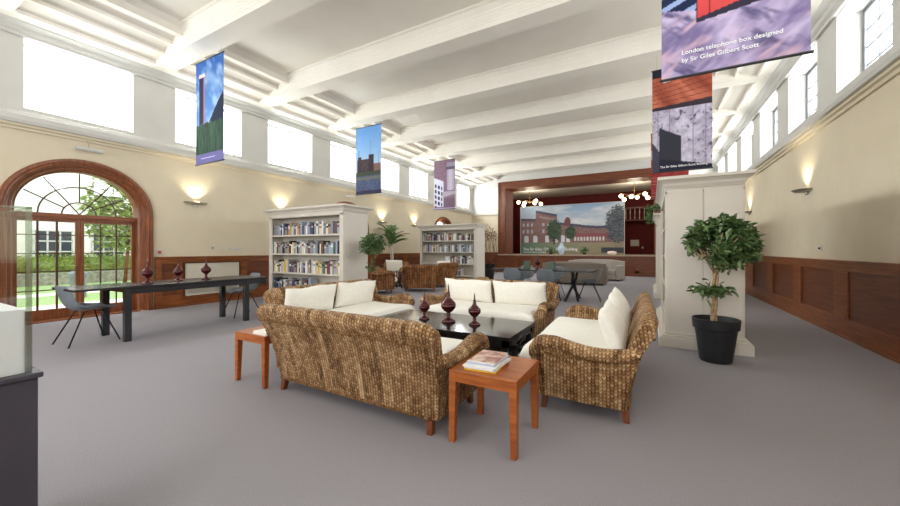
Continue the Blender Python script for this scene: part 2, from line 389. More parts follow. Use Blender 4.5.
# ------------------------------------------------------------ wainscot
def wainscot(s, y0, y1, panels, idx):
    """s=-1 left wall, +1 right wall; panels = list of (ya, yb)"""
    X = XL if s < 0 else XR; d = 1 if s < 0 else -1
    m = MB()
    m.cur = 1; m.box(X, X+d*0.02, y0, y1, 0, 1.07); m.cur = 0
    m.box(X, X+d*0.075, y0, y1, 1.065, 1.095); m.box(X, X+d*0.055, y0, y1, 1.035, 1.065)
    m.box(X, X+d*0.05, y0, y1, 0.96, 1.035); m.box(X, X+d*0.05, y0, y1, 0.16, 0.25)
    m.box(X, X+d*0.055, y0, y1, 0.0, 0.14); m.box(X, X+d*0.075, y0, y1, 0.0, 0.03); m.box(X, X+d*0.048, y0, y1, 0.14, 0.16)
    prev = y0
    for a, b in panels:
        m.box(X, X+d*0.052, prev, a, 0.25, 0.96); prev = b
        for (c0, c1, e0, e1) in ((a, b, 0.25, 0.27), (a, b, 0.94, 0.96), (a, a+0.02, 0.27, 0.94), (b-0.02, b, 0.27, 0.94)):
            m.box(X+d*0.02, X+d*0.047, c0, c1, e0, e1)
    m.box(X, X+d*0.052, prev, y1, 0.25, 0.96)
    return struct(m.build('trim_%d' % idx, [M['wood_h'], M['wood_panel']], bevel=0.004))
pan = [(7.52+1.76*k, 8.90+1.76*k) for k in range(-6, 3)]
wainscot(1, YF, 13.9, pan, 70)
ys = YF
for i, (a, b) in enumerate(((YF, 1.48), (3.56, 8.0), (10.08, 14.54), (16.62, YB))):
    n = max(1, int((b-a)/1.5)); P = [(a+0.2+(b-a-0.2)*k/n, a+(b-a-0.2)*(k+1)/n) for k in range(n)]
    if i == 1: P = [(3.66, 3.98), (4.08, 5.30), (5.5, 6.6), (6.8, 7.85)]
    wainscot(-1, a, b, P, 71+i)
m = MB(); m.box(XL, SX0-0.02, YB-0.04, YB, 0, 1.07); m.box(XL, SX0-0.02, YB-0.075, YB, 1.065, 1.095)
for x in (-8.9, -8.2): m.box(x, x+0.1, YB-0.06, YB, 0.14, 1.0)
m.box(XL, SX0-0.02, YB-0.06, YB, 0, 0.16); struct(m.build('trim_76', M['wood_x'], bevel=0.004))
# side door at the far end of the right wall
dr = struct(thing('door_4', 'x', 'x', (XR, 14.6, 0))); del dr['label'], dr['category']
m = MB(); m.box(-0.06, 0, -0.6, -0.5, 0, 2.2); m.box(-0.06, 0, 0.5, 0.6, 0, 2.2); m.box(-0.06, 0, -0.6, 0.6, 2.1, 2.2); m.build('door_frame', M['wood'], dr, bevel=0.004)
m = MB(); m.box(-0.03, 0, -0.5, 0.5, 0.01, 2.1); m.build('door_leaf', M['case'], dr)
m = MB(); m.sphere((-0.07, -0.4, 1.05), 0.03); m.build('door_handle', M['brass'], dr, smooth=True)

# ------------------------------------------------------------ arched garden doors
def ell(a, r, zs, n=30): return [(-a*math.cos(PI*i/n), zs+r*math.sin(PI*i/n)) for i in range(n+1)]
def path_inner(a, r, zs):
    return [(-a, 0.0), (-a, 0.6), (-a, 1.3)] + ell(a, r, zs) + [(a, 1.3), (a, 0.6), (a, 0.0)]
def sweep(m, a, r, zs, prof):
    """profile in (offset outward, x)"""
    p = path_inner(a, r, zs); rings = []
    for i, (y, z) in enumerate(p):
        y0, z0 = p[max(0, i-1)]; y1, z1 = p[min(len(p)-1, i+1)]
        t = Vector((y1-y0, z1-z0)).normalized(); nrm = Vector((-t.y, t.x))
        rings.append([(x, y+nrm.x*o, z+nrm.y*o) for o, x in prof])
    m.loft(rings, True, True)
def arched_door(idx, yc, detail):
    root = struct(thing('door_%d' % idx, 'x', 'x', (XL, yc, 0))); del root['label'], root['category']
    m = MB()
    sweep(m, 0.82, 0.72, 1.95, [(0, -0.30), (0, -0.10), (0.03, -0.08), (0.05, -0.03), (0.09, -0.02), (0.10, 0.03), (0.12, 0.05), (0.15, 0.045), (0.16, 0.06), (0.20, 0.06), (0.215, 0.03), (0.215, -0.02), (0.16, -0.30)])
    m.build('door_frame', M['wood'], root, smooth='auto')
    X = -0.26
    m = MB(); m.box(X-0.03, X+0.05, -0.82, 0.82, 1.80, 1.90); m.box(X+0.05, X+0.075, -0.82, 0.82, 1.83, 1.87)
    m.build('transom_rail', M['wood_h'], root, bevel=0.004)
    # fanlight bars
    m = MB(); zc = 1.90; a, r = 0.80, 0.76
    def arc(k, rad): return [(X, -a*k*math.cos(PI*i/20), zc+r*k*math.sin(PI*i/20)) for i in range(21)]
    m.tube(arc(0.29, 0), 0.012, 6); m.tube(arc(0.66, 0), 0.012, 6)
    for ang in (30, 55, 90, 125, 150):
        t = math.radians(ang); s0 = 0.0 if ang in (55, 125) else 0.29
        m.tube([(X, -a*s0*math.cos(t), zc+r*s0*math.sin(t)), (X, -a*math.cos(t), zc+r*math.sin(t))], 0.011, 6)
    m.build('fanlight_bar', M['darkwood'], root)
    for s in (-1, 1):
        leaf = MB()
        y0, y1 = (-0.82, -0.004) if s < 0 else (0.004, 0.82)
        leaf.box(X-0.025, X+0.025, y0, y0+0.055, 0.02, 1.80); leaf.box(X-0.025, X+0.025, y1-0.055, y1, 0.02, 1.80)
        leaf.box(X-0.024, X+0.024, y0+0.055, y1-0.055, 0.02, 0.19); leaf.box(X-0.024, X+0.024, y0+0.055, y1-0.055, 1.745, 1.80)
        bw = 0.013 if s < 0 else 0.009
        leaf2 = MB()
        for k in (1, 2): yy = y0+0.055+(y1-y0-0.11)*k/3; leaf2.box(X-0.015, X+0.015, yy-bw, yy+bw, 0.19, 1.745)
        for z in (1.51, 1.18, 0.86, 0.53): leaf2.box(X-0.014, X+0.014, y0+0.055, y1-0.055, z-0.009, z+0.009)
        lf = leaf.build('door_leaf', M['wood'], root, bevel=0.003); leaf2.build('glazing_bar', M['darkwood'], lf)
        h = MB(); hy = -0.035 if s < 0 else 0.035
        h.tube([(X+0.03, hy, 0.95), (X+0.06, hy, 0.95), (X+0.06, hy+s*0.09, 0.95)], 0.008, 8); h.build('door_handle', M['brass'], lf, smooth=True)
        gp = MB(); gp.box(X-0.003, X+0.003, y0+0.05, y1-0.05, 0.18, 1.75); gp.build('glass', M['pane'], lf)
    gp = MB(); e = ell(0.81, 0.74, 1.90, 24); gp.prism(e, 'x', X-0.003, X+0.003); gp.build('fanlight_glass', M['pane'], root)
    m = MB(); m.box(-0.36, 0.03, -0.82, 0.82, 0, 0.018); m.build('threshold', M['wood_h'], root)
for i, c in enumerate(ARCHES): arched_door(i+1, c, True)

# ------------------------------------------------------------ garden beyond the doors
m = MB(); m.box(-60, XL-WT, -25, 60, -0.15, -0.06); struct(m.build('ground_lawn', M['grass']))
m = MB(); m.box(-12.2, XL-WT, -20, 50, -0.06, -0.04); m.box(-15.6, -14.7, -20, 50, -0.06, -0.045); struct(m.build('ground_path', M['pave']))
def leaves(m, pts, size, rnd, flat=0.5, long=1.0):
    for p in pts:
        d = Vector((rnd.gauss(0, 1), rnd.gauss(0, 1), rnd.gauss(0, flat)-0.15)).normalized(); up = Vector((rnd.gauss(0, .4), rnd.gauss(0, .4), 1))
        sd = d.cross(up).normalized(); L = size*rnd.uniform(0.7, 1.2); w = L*0.24/long; p = Vector(p); n = sd.cross(d)*L*0.12
        m.add([p, p+d*L*.35+sd*w+n, p+d*L*.75+sd*w*.7+n, p+d*L, p+d*L*.75-sd*w*.7+n, p+d*L*.35-sd*w+n, p+d*L*.5], [(0, 1, 6), (1, 2, 6), (2, 3, 6), (3, 4, 6), (4, 5, 6), (5, 0, 6)])
rnd = random.Random(5)
m = MB(); m.box(-20.6, -19.8, -12, 34, -0.1, 0.95)
pts = [(rnd.uniform(-20.7, -19.7), rnd.uniform(-3, 16), rnd.uniform(0.85, 1.05)) for _ in range(1500)] + [(-19.78, rnd.uniform(-3, 16), rnd.uniform(0.0, 1.0)) for _ in range(1500)]
leaves(m, pts, 0.16, rnd); tag(m.build('hedge', M['hedge']), 'clipped green hedge across the lawn beyond the arched doors', 'hedge')
m = MB(); m.box(-19.5, -19.25, -12, 34, -0.1, 0.38); tag(m.build('garden_wall', M['stone'], bevel=0.02), 'low grey stone wall in front of the garden hedge', 'wall')
hb = thing('neighbouring_building', 'white rendered building with dark paned windows beyond the garden hedge', 'building', (-25, 6, -0.1))
m = MB(); m.box(-6, 0, -18, 3.2, 0, 7); m.build('wall', M['render'], hb)
for k in range(-8, 2):
    for z in (0.75,):
        y = k*2.0-0.2
        w = MB(); w.box(0.0, 0.05, y-0.62, y+0.62, z, z+1.5); wo = w.build('window', M['darkglass'], hb)
        f = MB()
        for j in range(4): f.box(0.05, 0.08, y-0.66+j*0.42, y-0.60+j*0.42, z, z+1.5)
        for j in range(4): f.box(0.05, 0.08, y-0.66, y+0.66, z-0.03+j*0.5, z+0.03+j*0.5)
        f.build('window_bar', M['white'], wo)
tr = thing('garden_tree', 'leafy pale green tree beside the white building in the garden', 'tree', (-17.4, 5.9, -0.1))
m = MB(); m.tube([(0, 0, 0), (0.1, 0.05, 1.2), (0, 0.2, 2.4), (0.2, 0.1, 3.6)], 0.07, 8, 0.03)
for a in range(6): m.tube([(0.02, 0.1, 1.5+a*0.25), (math.cos(a*1.3)*.9, math.sin(a*1.3)*.9, 2.3+a*0.3)], 0.04, 6, 0.01)
m.build('trunk', M['leg_wood'], tr, smooth=True)
m = MB(); pts = []
for _ in range(2600):
    v = Vector((rnd.gauss(0, 1), rnd.gauss(0, 1), rnd.gauss(0, 1))).normalized()*rnd.uniform(0.3, 1)**0.5
    pts.append((v.x*1.25, v.y*1.15, 2.75+v.z*1.55))
leaves(m, pts, 0.22, rnd); m.build('foliage', M['leaf3'], tr)
b = MB(); b.lathe([(0.16, 0), (0.16, 0.55), (0.19, 0.57), (0.19, 0.66), (0.10, 0.74), (0.01, 0.75)], (0, 0, 0)); o = b.build('litter_bin', M['shell'], smooth='auto'); o.location = (-13.6, 3.62, -0.06)
tag(o, 'grey domed bin standing on the lawn beyond the arched doors', 'bin')

# ------------------------------------------------------------ stage
SZ = 0.98; SY1 = 23.4
m = MB(); m.box(SX0+0.01, SX1-0.01, YB-0.12, YB, SZ-0.05, SZ+0.02); m.box(-8.0, 1.6, YB+0.01, SY1, SZ-0.05, SZ)
struct(m.build('floor_stage', M['stagefloor'], bevel=0.004))
m = MB(); m.box(SX0-0.9, SX1+0.5, YB-0.06, YB, 0, SZ-0.05)
m.box(SX0-0.9, SX1+0.5, YB-0.10, YB, 0, 0.14); m.box(SX0-0.9, SX1+0.5, YB-0.10, YB, SZ-0.12, SZ-0.05); m.box(SX0-0.9, SX1+0.5, YB-0.085, YB, 0.14, 0.25)
x = SX0-0.9
while x < SX1+0.4:
    m.box(x, x+0.2, YB-0.085, YB, 0.14, SZ-0.1); x += 0.96
struct(m.build('trim_80', M['wood_x'], bevel=0.004))
m = MB()
m.box(-8.1, -8.0, YB+0.3, SY1, SZ, 5.4); m.box(1.6, 1.7, YB+0.3, SY1, SZ, 5.4); m.box(-8.1, 1.7, SY1, SY1+0.1, SZ, 5.4)
struct(m.build('wall_stage', M['red_dark']))
m = MB(); m.box(-8.1, 1.7, YB+0.3, SY1+0.1, 4.62, 4.75); struct(m.build('ceiling_stage', M['ceil']))
# proscenium frame, splayed
m = MB()
o0, o1, zt = SX0, SX1, 4.97
def quadbox(A, B):   # two matching quads
    m.add(A+B, [(0, 1, 2, 3), (7, 6, 5, 4), (0, 4, 5, 1), (1, 5, 6, 2), (2, 6, 7, 3), (3, 7, 4, 0)])
yf = YB-0.05; yb = YB+0.45; wI = 0.42
def jamb(xo, s):
    m.box(xo, xo+s*wI, yf, yf+0.12, SZ, zt-0.001)
    m.box(xo+s*0.02, xo+s*0.10, yf-0.03, yf, SZ, zt-0.0); m.box(xo+s*(wI-0.08), xo+s*wI, yf-0.03, yf, SZ, zt-wI+0.0)
    quadbox([(xo+s*wI, yf+0.12, SZ), (xo+s*(wI+0.28), yb, SZ), (xo+s*(wI+0.28), yb, zt), (xo+s*wI, yf+0.12, zt)], [(xo, yf+0.12, SZ), (xo, yb, SZ), (xo, yb, zt), (xo, yf+0.12, zt)])
jamb(o0, 1); jamb(o1, -1)
m.box(o0+wI, o1-wI, yf+0.001, yf+0.119, zt-0.40, zt-0.002); m.box(o0+0.11, o1-0.11, yf-0.029, yf, zt-0.09, zt-0.002); m.box(o0+wI, o1-wI, yf-0.028, yf, zt-0.40, zt-0.33)
quadbox([(o0+wI, yf+0.12, zt-0.40), (o1-wI, yf+0.12, zt-0.40), (o1-wI, yb, zt-0.5), (o0+wI, yb, zt-0.5)], [(o0+wI, yf+0.12, zt-.01), (o1-wI, yf+0.12, zt-.01), (o1-wI, yb, zt-.01), (o0+wI, yb, zt-.01)])
struct(m.build('trim_81', M['wood_x'], bevel=0.006))
# stage mural
def mural_fn(u, v):
    img = mixc(C(200, 202, 202), C(132, 156, 188), (v-0.45)*1.6)
    cl = fbm(u*5, v*9); img = mixc(img, np.broadcast_to(C(214, 212, 210), img.shape), (cl-0.40)*2.6*(v > 0.3)*(1-np.abs(u-.55)*0.9))
    # lawn
    put(img, v < 0.27, mixc(C(104, 130, 112), C(150, 140, 116), u*1.6+fbm(u*14, v*30)*0.5-0.3))
    put(img, (v < 0.14) & (u > 0.8), C(74, 76, 84)); put(img, (v < 0.04) & (u > 0.25), C(140, 130, 108))
    n = fbm(u*60, v*60)
    top = np.where(u < 0.16, 0.76-0.1*u, np.where(u < 0.38, 0.90-0.45*(u-0.2), 0.66-0.28*(u-0.38)))
    top = np.where((u > 0.62), 0.585-0.18*(u-0.62)+0.30*np.clip(u-0.78, 0, 1), top)
    wall = (v < top) & (v > 0.24)
    put(img, wall, mixc(C(112, 86, 86), C(150, 122, 118), n))
    put(img, wall & (v > top-0.05), C(84, 84, 98))
    put(img, wall & (u < 0.37) & (u > .2) & (v > top-0.14) & (v < top-0.1), C(150, 140, 136))
    put(img, wall & (u > 0.55) & (u < 0.86) & (v > 0.33) & (v < 0.42), C(140, 86, 90))
    dome = ((u-0.485)**2/0.03**2+(v-0.66)**2/0.09**2 < 1); put(img, dome, C(116, 78, 76))
    for k in range(5):
        c = 0.03+k*0.045 if k < 3 else 0.24+(k-3)*0.055
        for z0 in (0.48, 0.62): put(img, (np.abs(u-c) < 0.011) & (np.abs(v-z0) < 0.035) & wall, C(170, 172, 180))
    for c in (0.06, 0.155, 0.28, 0.37, 0.44, 0.49):
        w = 0.026-0.018*c
        put(img, (np.abs(u-c) < w) & (v > 0.25) & (v < 0.35), C(206, 208, 214)); put(img, ((u-c)**2/w**2+(v-0.35)**2/0.04**2 < 1), C(200, 202, 210))
    for c in np.linspace(0.56, 0.82, 10): put(img, (np.abs(u-c) < 0.008) & (v > 0.27) & (v < 0.35), C(206, 200, 200))
    for (cx, cz, rx, rz) in ((0.35, 0.50, 0.075, 0.22), (0.51, 0.44, 0.05, 0.13), (0.95, 0.58, 0.11, 0.36)):
        t = ((u-cx)**2/rx**2+(v-cz)**2/rz**2+(n-0.5)*1.4 < 1)
        put(img, t, mixc(C(44, 60, 46), C(98, 112, 92), fbm(u*40, v*40)) if cx < 0.9 else mixc(C(52, 58, 66), C(124, 128, 132), fbm(u*50, v*50)))
    put(img, (np.abs(u-0.35) < 0.006) & (v > 0.2) & (v < 0.35), C(60, 50, 44))
    return img
mu = thing('stage_mural', 'wide printed panorama of a brick building and lawn standing on the stage', 'mural', (-3.88, 20.2, SZ))
picture('print', 5.38, 2.70, 260, 120, mural_fn, mu, 0.01)
m = MB(); m.box(-2.72, -2.69, -0.03, 0.03, 0, 2.72); m.box(2.69, 2.72, -0.03, 0.03, 0, 2.72); m.box(-2.69, 2.69, -0.03, 0.03, 2.70, 2.72)
for x in (-2.6, 0, 2.6): m.box(x-0.02, x+0.02, 0.03, 0.5, 0, 0.03); m.box(x-0.02, x+0.02, 0.03, 0.06, 0, 2.7)
m.build('frame', M['white'], mu)
text('The Sir Giles Gilbert Scott Building', 0.21, (-2.55, -0.02, 0.22), mu); text('The Sir Giles Gilbert Scott Building', 0.09, (-2.55, -0.02, 0.09), mu)
# chandeliers
def chandelier(loc, rod, label):
    r = thing('chandelier', label, 'chandelier', loc, 0, 'chandeliers over the stage')
    m = MB(); m.tube([(0, 0, 0.0), (0, 0, rod)], 0.012, 8); m.lathe([(0.07, rod-0.03), (0.07, rod), (0.01, rod)], (0, 0, 0)); m.sphere((0, 0, 0), 0.045); m.build('rod', M['brass'], r, smooth=True)
    for k in range(6):
        a = k*PI/3+0.35; R = 0.62; dz = 0.05 if k % 2 else -0.06
        p = (R*math.cos(a), R*math.sin(a), dz)
        am = MB(); am.tube([(0, 0, 0.02), (p[0]*.5, p[1]*.5, 0.09), (p[0], p[1], dz+0.12)], 0.010, 6); ao = am.build('arm', M['brass'], r, smooth=True)
        gb = MB(); gb.sphere(p, 0.10, 16, 10); gb.build('globe', M['globe'], ao, smooth=True)
    return r
chandelier((-6.0, 20.0, 3.88), 0.75, 'six-globe brass chandelier over the end of the panorama nearer the garden wall')
chandelier((-0.72, 20.0, 3.86), 0.77, 'six-globe brass chandelier over the stage beside the bookcase top')
for x, en in ((-6.0, 40), (-0.72, 40)):
    l = bpy.data.lights.new('chandelier_light', 'POINT'); l.energy = en; l.color = (1, 0.88, 0.68); l.shadow_soft_size = 0.3
    o = bpy.data.objects.new('chandelier_light', l); o.location = (x, 20.0, 4.1); COL.objects.link(o)
# balustrade hung high at the back of the stage, notice and switch
r = thing('balustrade', 'pale spindle balustrade high on the dark red back of the stage', 'balustrade', (-0.55, 22.9, 2.95))
m = MB(); m.box(-1.0, 1.6, -0.04, 0.04, 0.62, 0.70); m.box(-1.0, 1.6, -0.05, 0.45, -0.06, 0.0); m.build('rail', M['wood_x'], r)
for k in range(11):
    m = MB(); m.lathe([(0.02, 0), (0.03, 0.1), (0.016, 0.2), (0.032, 0.42), (0.018, 0.52), (0.02, 0.62)], (-0.95+k*0.235, 0, 0), 10); m.build('spindle', M['case'], r, smooth=True)
m = MB(); m.box(-0.22, 0.22, -0.02, 0, 0, 0.36); o = m.build('notice_board', M['case'], bevel=0.004); o.location = (-0.82, SY1-0.002, 1.45); tag(o, 'small cream notice board on the dark red stage wall', 'board')
m = MB(); m.lathe([(0.05, 0), (0.05, 0.03), (0.01, 0.035)], (0, 0, 0)); o = m.build('round_switch', M['white'], smooth='auto'); o.rotation_euler = (PI/2, 0, 0); o.location = (-0.42, SY1-0.002, 1.36); tag(o, 'round white knob beside the cream board on the stage wall', 'knob')
# vase and bowl on the stage edge
o = MB().lathe([(0.10, 0), (0.10, 0.03), (0.15, 0.14), (0.195, 0.30), (0.18, 0.40), (0.10, 0.47), (0.08, 0.50), (0.11, 0.52), (0.06, 0.59), (0.02, 0.62), (0.01, 0.66)]).build('lidded_jar', M['ceramic'], smooth=True)
o.location = (-4.02, 18.95, SZ+0.02-0.02); tag(o, 'pale blue ceramic lidded jar on the edge of the stage', 'jar')
o = MB().lathe([(0.08, 0), (0.19, 0.06), (0.22, 0.12), (0.19, 0.17), (0.05, 0.20), (0.01, 0.20)]).build('round_bowl', M['pinkbowl'], smooth=True)
o.location = (-1.64, 18.95, SZ); tag(o, 'pale pink round bowl on the edge of the stage', 'bowl')
def tuft(name, x, y, z, label, n, size, spread):
    r = thing(name, label, 'plant', (x, y, z)); rr = random.Random(int(abs(x)*100))
    MB().lathe([(0.07, 0), (0.09, 0.12), (0.08, 0.12), (0.07, 0.1), (0.01, 0.1)]).build('pot', M['pot'], r, smooth='auto')
    m = MB(); leaves(m, [(rr.gauss(0, spread), rr.gauss(0, spread), 0.14+abs(rr.gauss(0, spread))) for _ in range(n)], size, rr); m.build('foliage', M['leaf2'], r)
tuft('potted_plant', -4.55, 18.95, SZ, 'low green pot plant beside the pale blue jar on the stage edge', 140, 0.12, 0.12)
tuft('potted_plant', -2.9, 18.95, SZ, 'small sprig of green leaves in a pot between the jar and the bowl', 90, 0.12, 0.1)

# ------------------------------------------------------------ bookcases
def bookcase(loc, rz, label, groove=False):
    r = thing('bookcase', label, 'bookcase', loc, rz, 'grey-white bookcases'); W2 = 1.2; D = 0.78 if groove else 0.70; H = 2.18
    for s in (-1, 1):
        m = MB(); m.box(s*W2, s*(W2-0.04), 0.0, D, 0.16, 2.0); m.box(s*W2, s*(W2-0.10), -0.02, 0.02, 0.16, 2.0); m.box(s*W2, s*(W2-0.10), D-0.02, D+0.02, 0.16, 2.0)
        for (a, b) in (((0.0, D*0.5-0.005), (D*0.5+0.005, D)) if groove else ((0.0, D),)): m.box(s*W2, s*(W2+0.012), a, b, 0.18, 2.0)
        m.build('side_panel', M['case'], r, bevel=0.003)
    m = MB(); m.box(-W2+0.04, W2-0.04, D/2-0.01, D/2+0.01, 0.16, 2.0); m.build('back_panel', M['case'], r)
    for z in (0.30, 0.73, 1.16, 1.58):
        m = MB(); m.box(-W2+0.04, W2-0.04, 0.0, D, z-0.035, z); m.build('shelf', M['case'], r, bevel=0.003)
    m = MB()
    m.box(-W2-0.10, W2+0.10, -0.09, D+0.09, 0, 0.13); m.box(-W2-0.07, W2+0.07, -0.06, D+0.06, 0.13, 0.16)
    m.box(-W2-0.03, W2+0.03, -0.03, D+0.03, 0.16, 0.19); m.build('plinth', M['case'], r, bevel=0.008)
    m = MB(); m.box(-W2, W2, -0.02, D+0.02, 1.97, 2.05)
    rings = [[(-W2-o, -o, z), (W2+o, -o, z), (W2+o, D+o, z), (-W2-o, D+o, z)] for o, z in ((0.01, 2.03), (0.02, 2.05), (0.035, 2.07), (0.045, 2.10), (0.085, 2.135), (0.105, 2.14), (0.105, 2.18))]
    m.loft(rings); m.build('cornice', M['case'], r, bevel=0.002)
    return r
BC1 = ((-6.68, 5.36, 0), 0); BC2 = ((-6.60, 11.6, 0), 0); BCR = ((0.18, 6.66, 0), -PI/2); BCR2 = ((0.15, 11.9, 0), -PI/2)
bookcase(*BC1, 'grey-white bookcase full of books standing behind the two-cushion sofa by the garden wall')
bookcase(*BC2, 'distant grey-white bookcase with half-empty lower shelves behind the wicker armchairs')
bookcase(*BCR, 'tall grey-white bookcase whose plain end stands behind the potted fig tree', True)
bookcase(*BCR2, 'grey-white bookcase beyond the fig tree one, with a trailing plant on top')
BCOL = [('white', (226, 224, 220), 6), ('cream', (214, 202, 176), 4), ('navy', (62, 72, 104), 2), ('pale blue', (156, 168, 188), 5), ('grey', (140, 140, 144), 6), ('black', (36, 34, 38), 4), ('dark red', (118, 60, 60), 2), ('brown', (110, 78, 56), 3), ('green', (70, 98, 74), 1.5), ('yellow', (206, 176, 66), 1.2), ('purple', (92, 62, 112), 1.2), ('tan', (172, 140, 104), 2)]
for nme, c, w in BCOL:
    M['book_'+nme] = new_mat('book_cover_'+nme.replace(' ', '_'), c, 0.45)
NB = [0]
def fill(bc, x0, x1, z, shelf, which, seed, colbias=None, lean=False, hmax=0.30):
    rr = random.Random(seed); loc, rz = bc; Mx = Matrix.Translation(loc) @ Matrix.Rotation(rz, 4, 'Z')
    x = x0
    while True:
        t = rr.uniform(0.036, 0.072); h = rr.uniform(0.19, hmax); d = rr.uniform(0.15, 0.21)
        if rr.random() < 0.05: x += rr.uniform(0.02, 0.06)
        if x+t > x1 or NB[0] >= 299: break
        nme, c, w = rr.choices(BCOL, [b[2]*(colbias.get(b[0], 1) if colbias else 1) for b in BCOL])[0]
        m = MB(); m.box(-t/2, -t/2+0.003, 0, d, 0, h); m.box(t/2-0.003, t/2, 0, d, 0, h); m.box(-t/2+0.003, t/2-0.003, 0, 0.003, 0, h)
        if rr.random() < 0.6:
            m.cur = 1; m.box(-t/2-0.0002, t/2+0.0002, -0.0008, 0.003, h*0.62, h*rr.uniform(0.7, 0.85)); m.cur = 0
        m.cur = 2; m.box(-t/2+0.003, t/2-0.003, 0.003, d-0.004, 0.004, h-0.005); m.cur = 0
        o = m.build('book', [M['book_'+nme], M['book_'+rr.choice(['white', 'black', 'cream', 'pale blue', 'dark red'])], M['paper']])
        hw = 'tall' if h > hmax-0.035 else ('short' if h < 0.215 else 'medium-height')
        tw = 'thick' if t > 0.055 else 'slim'
        o.matrix_world = Mx @ Matrix.Translation((x+t/2, 0.03+rr.uniform(0, 0.015), z+0.0005))
        tag(o, f'{hw} {tw} {nme} book on the {shelf} shelf of the {which}', 'book', f'books on the {shelf} shelf of the {which}')
        NB[0] += 1; x += t+0.001
w1 = 'bookcase behind the sofa'; w2 = 'distant bookcase'
fill(BC1, -1.09, 1.09, 1.58, 'top', w1, 11, {'white': 2, 'grey': 2, 'pale blue': 1.5, 'brown': 1.5, 'yellow': 0, 'green': .5})
fill(BC1, -1.09, 1.09, 1.16, 'second', w1, 12, {'grey': 2.5, 'pale blue': 2, 'white': 2, 'yellow': 0})
fill(BC1, -1.09, 1.09, 0.73, 'third', w1, 13, {'purple': 4, 'yellow': 3, 'cream': 2})
fill(BC1, -1.09, 0.2, 0.30, 'lowest', w1, 14, {'black': 3, 'navy': 3}, hmax=0.33)
fill(BC2, -1.09, 1.09, 1.58, 'top', w2, 21, {'brown': 2, 'dark red': 2, 'yellow': 0})
fill(BC2, -1.09, 1.09, 1.16, 'second', w2, 22, {'grey': 2, 'pale blue': 2, 'yellow': 0})
fill(BC2, 0.12, 1.09, 0.73, 'third', w2, 23, {'white': 2, 'navy': 2})
fill(BC2, 0.1, 0.6, 0.30, 'lowest', w2, 24, {'black': 2, 'white': 2})
for z, nm, a, b in ((1.58, 'top', -0.2, 0.1), (1.16, 'second', -0.1, 0.1), (0.73, 'third', 0.5, 0.7)):
    fill(BCR, a, b, z, nm, 'bookcase behind the fig tree', 31+int(z*10), {'dark red': 3})
m = MB(); m.box(-0.09, 0.09, 0, 0.02, 0, 0.26); m.box(-0.08, 0.08, 0.02, 0.10, 0, 0.015); o = m.build('display_card', M['whitebox'], bevel=0.003); o.location = (-6.62, 11.66, 0.731)
tag(o, 'white display card at the end of the half-empty third shelf of the distant bookcase', 'card')
# trailing plant on the farther right-hand bookcase
r = thing('trailing_plant', 'trailing green pot plant on top of the farther bookcase by the stage', 'plant', (0.36, 10.95, 2.18))
MB().lathe([(0.10, 0), (0.14, 0.16), (0.13, 0.16), (0.11, 0.13), (0.01, 0.13)]).build('pot', M['pot'], r, smooth='auto')
m = MB(); rr = random.Random(8)
leaves(m, [(rr.gauss(-0.12, 0.13), rr.gauss(0, 0.13), 0.15+abs(rr.gauss(0, 0.05))) for _ in range(160)] + [(-0.40+rr.gauss(0, 0.03), rr.gauss(0, 0.12), rr.uniform(-0.25, 0.14)) for _ in range(90)], 0.11, rr); m.build('foliage', M['leaf'], r)

# ------------------------------------------------------------ wicker seats
def prof_interp(pts, t):
    for (a, b), (c, d) in zip(pts, pts[1:]):
        if t <= c: return b+(d-b)*(t-a)/(c-a)
    return pts[-1][1]
def pillow(w, h, t, n=14, e=6.0, p=0.5, mat=None, name='cushion', parent=None, wob=0.0):
    """centre at the origin, width along x, height along z, thickness along y"""
    m = MB(); idx = {}; vs = []; fs = []
    for side in (1, -1):
        for j in range(n+1):
            for i in range(n+1):
                u = -1+2*i/n; v = -1+2*j/n; u = math.sin(u*PI/2)*0.5+u*0.5; v = math.sin(v*PI/2)*0.5+v*0.5
                edge = i in (0, n) or j in (0, n)
                if edge and side < 0: idx[(side, i, j)] = idx[(1, i, j)]; continue
                th = 0 if edge else (max(0, (1-abs(u)**e)*(1-abs(v)**e)))**p
                x = w/2*u*(1-0.035*(1-v*v)*abs(u)); z = h/2*v*(1-0.05*(1-u*u)*abs(v))
                z += wob*0.01*math.sin(u*5+v*3); yy = side*t/2*th*(1+wob*0.1*math.sin(3*u+1)*math.cos(4*v))
                idx[(side, i, j)] = len(vs); vs.append((x, yy, z))
        for j in range(n):
            for i in range(n):
                q = (idx[(side, i, j)], idx[(side, i+1, j)], idx[(side, i+1, j+1)], idx[(side, i, j+1)])
                fs.append(q if side < 0 else q[::-1])
    m.add(vs, fs); o = m.build(name, mat or M['fabric'], parent, smooth=True)
    return o
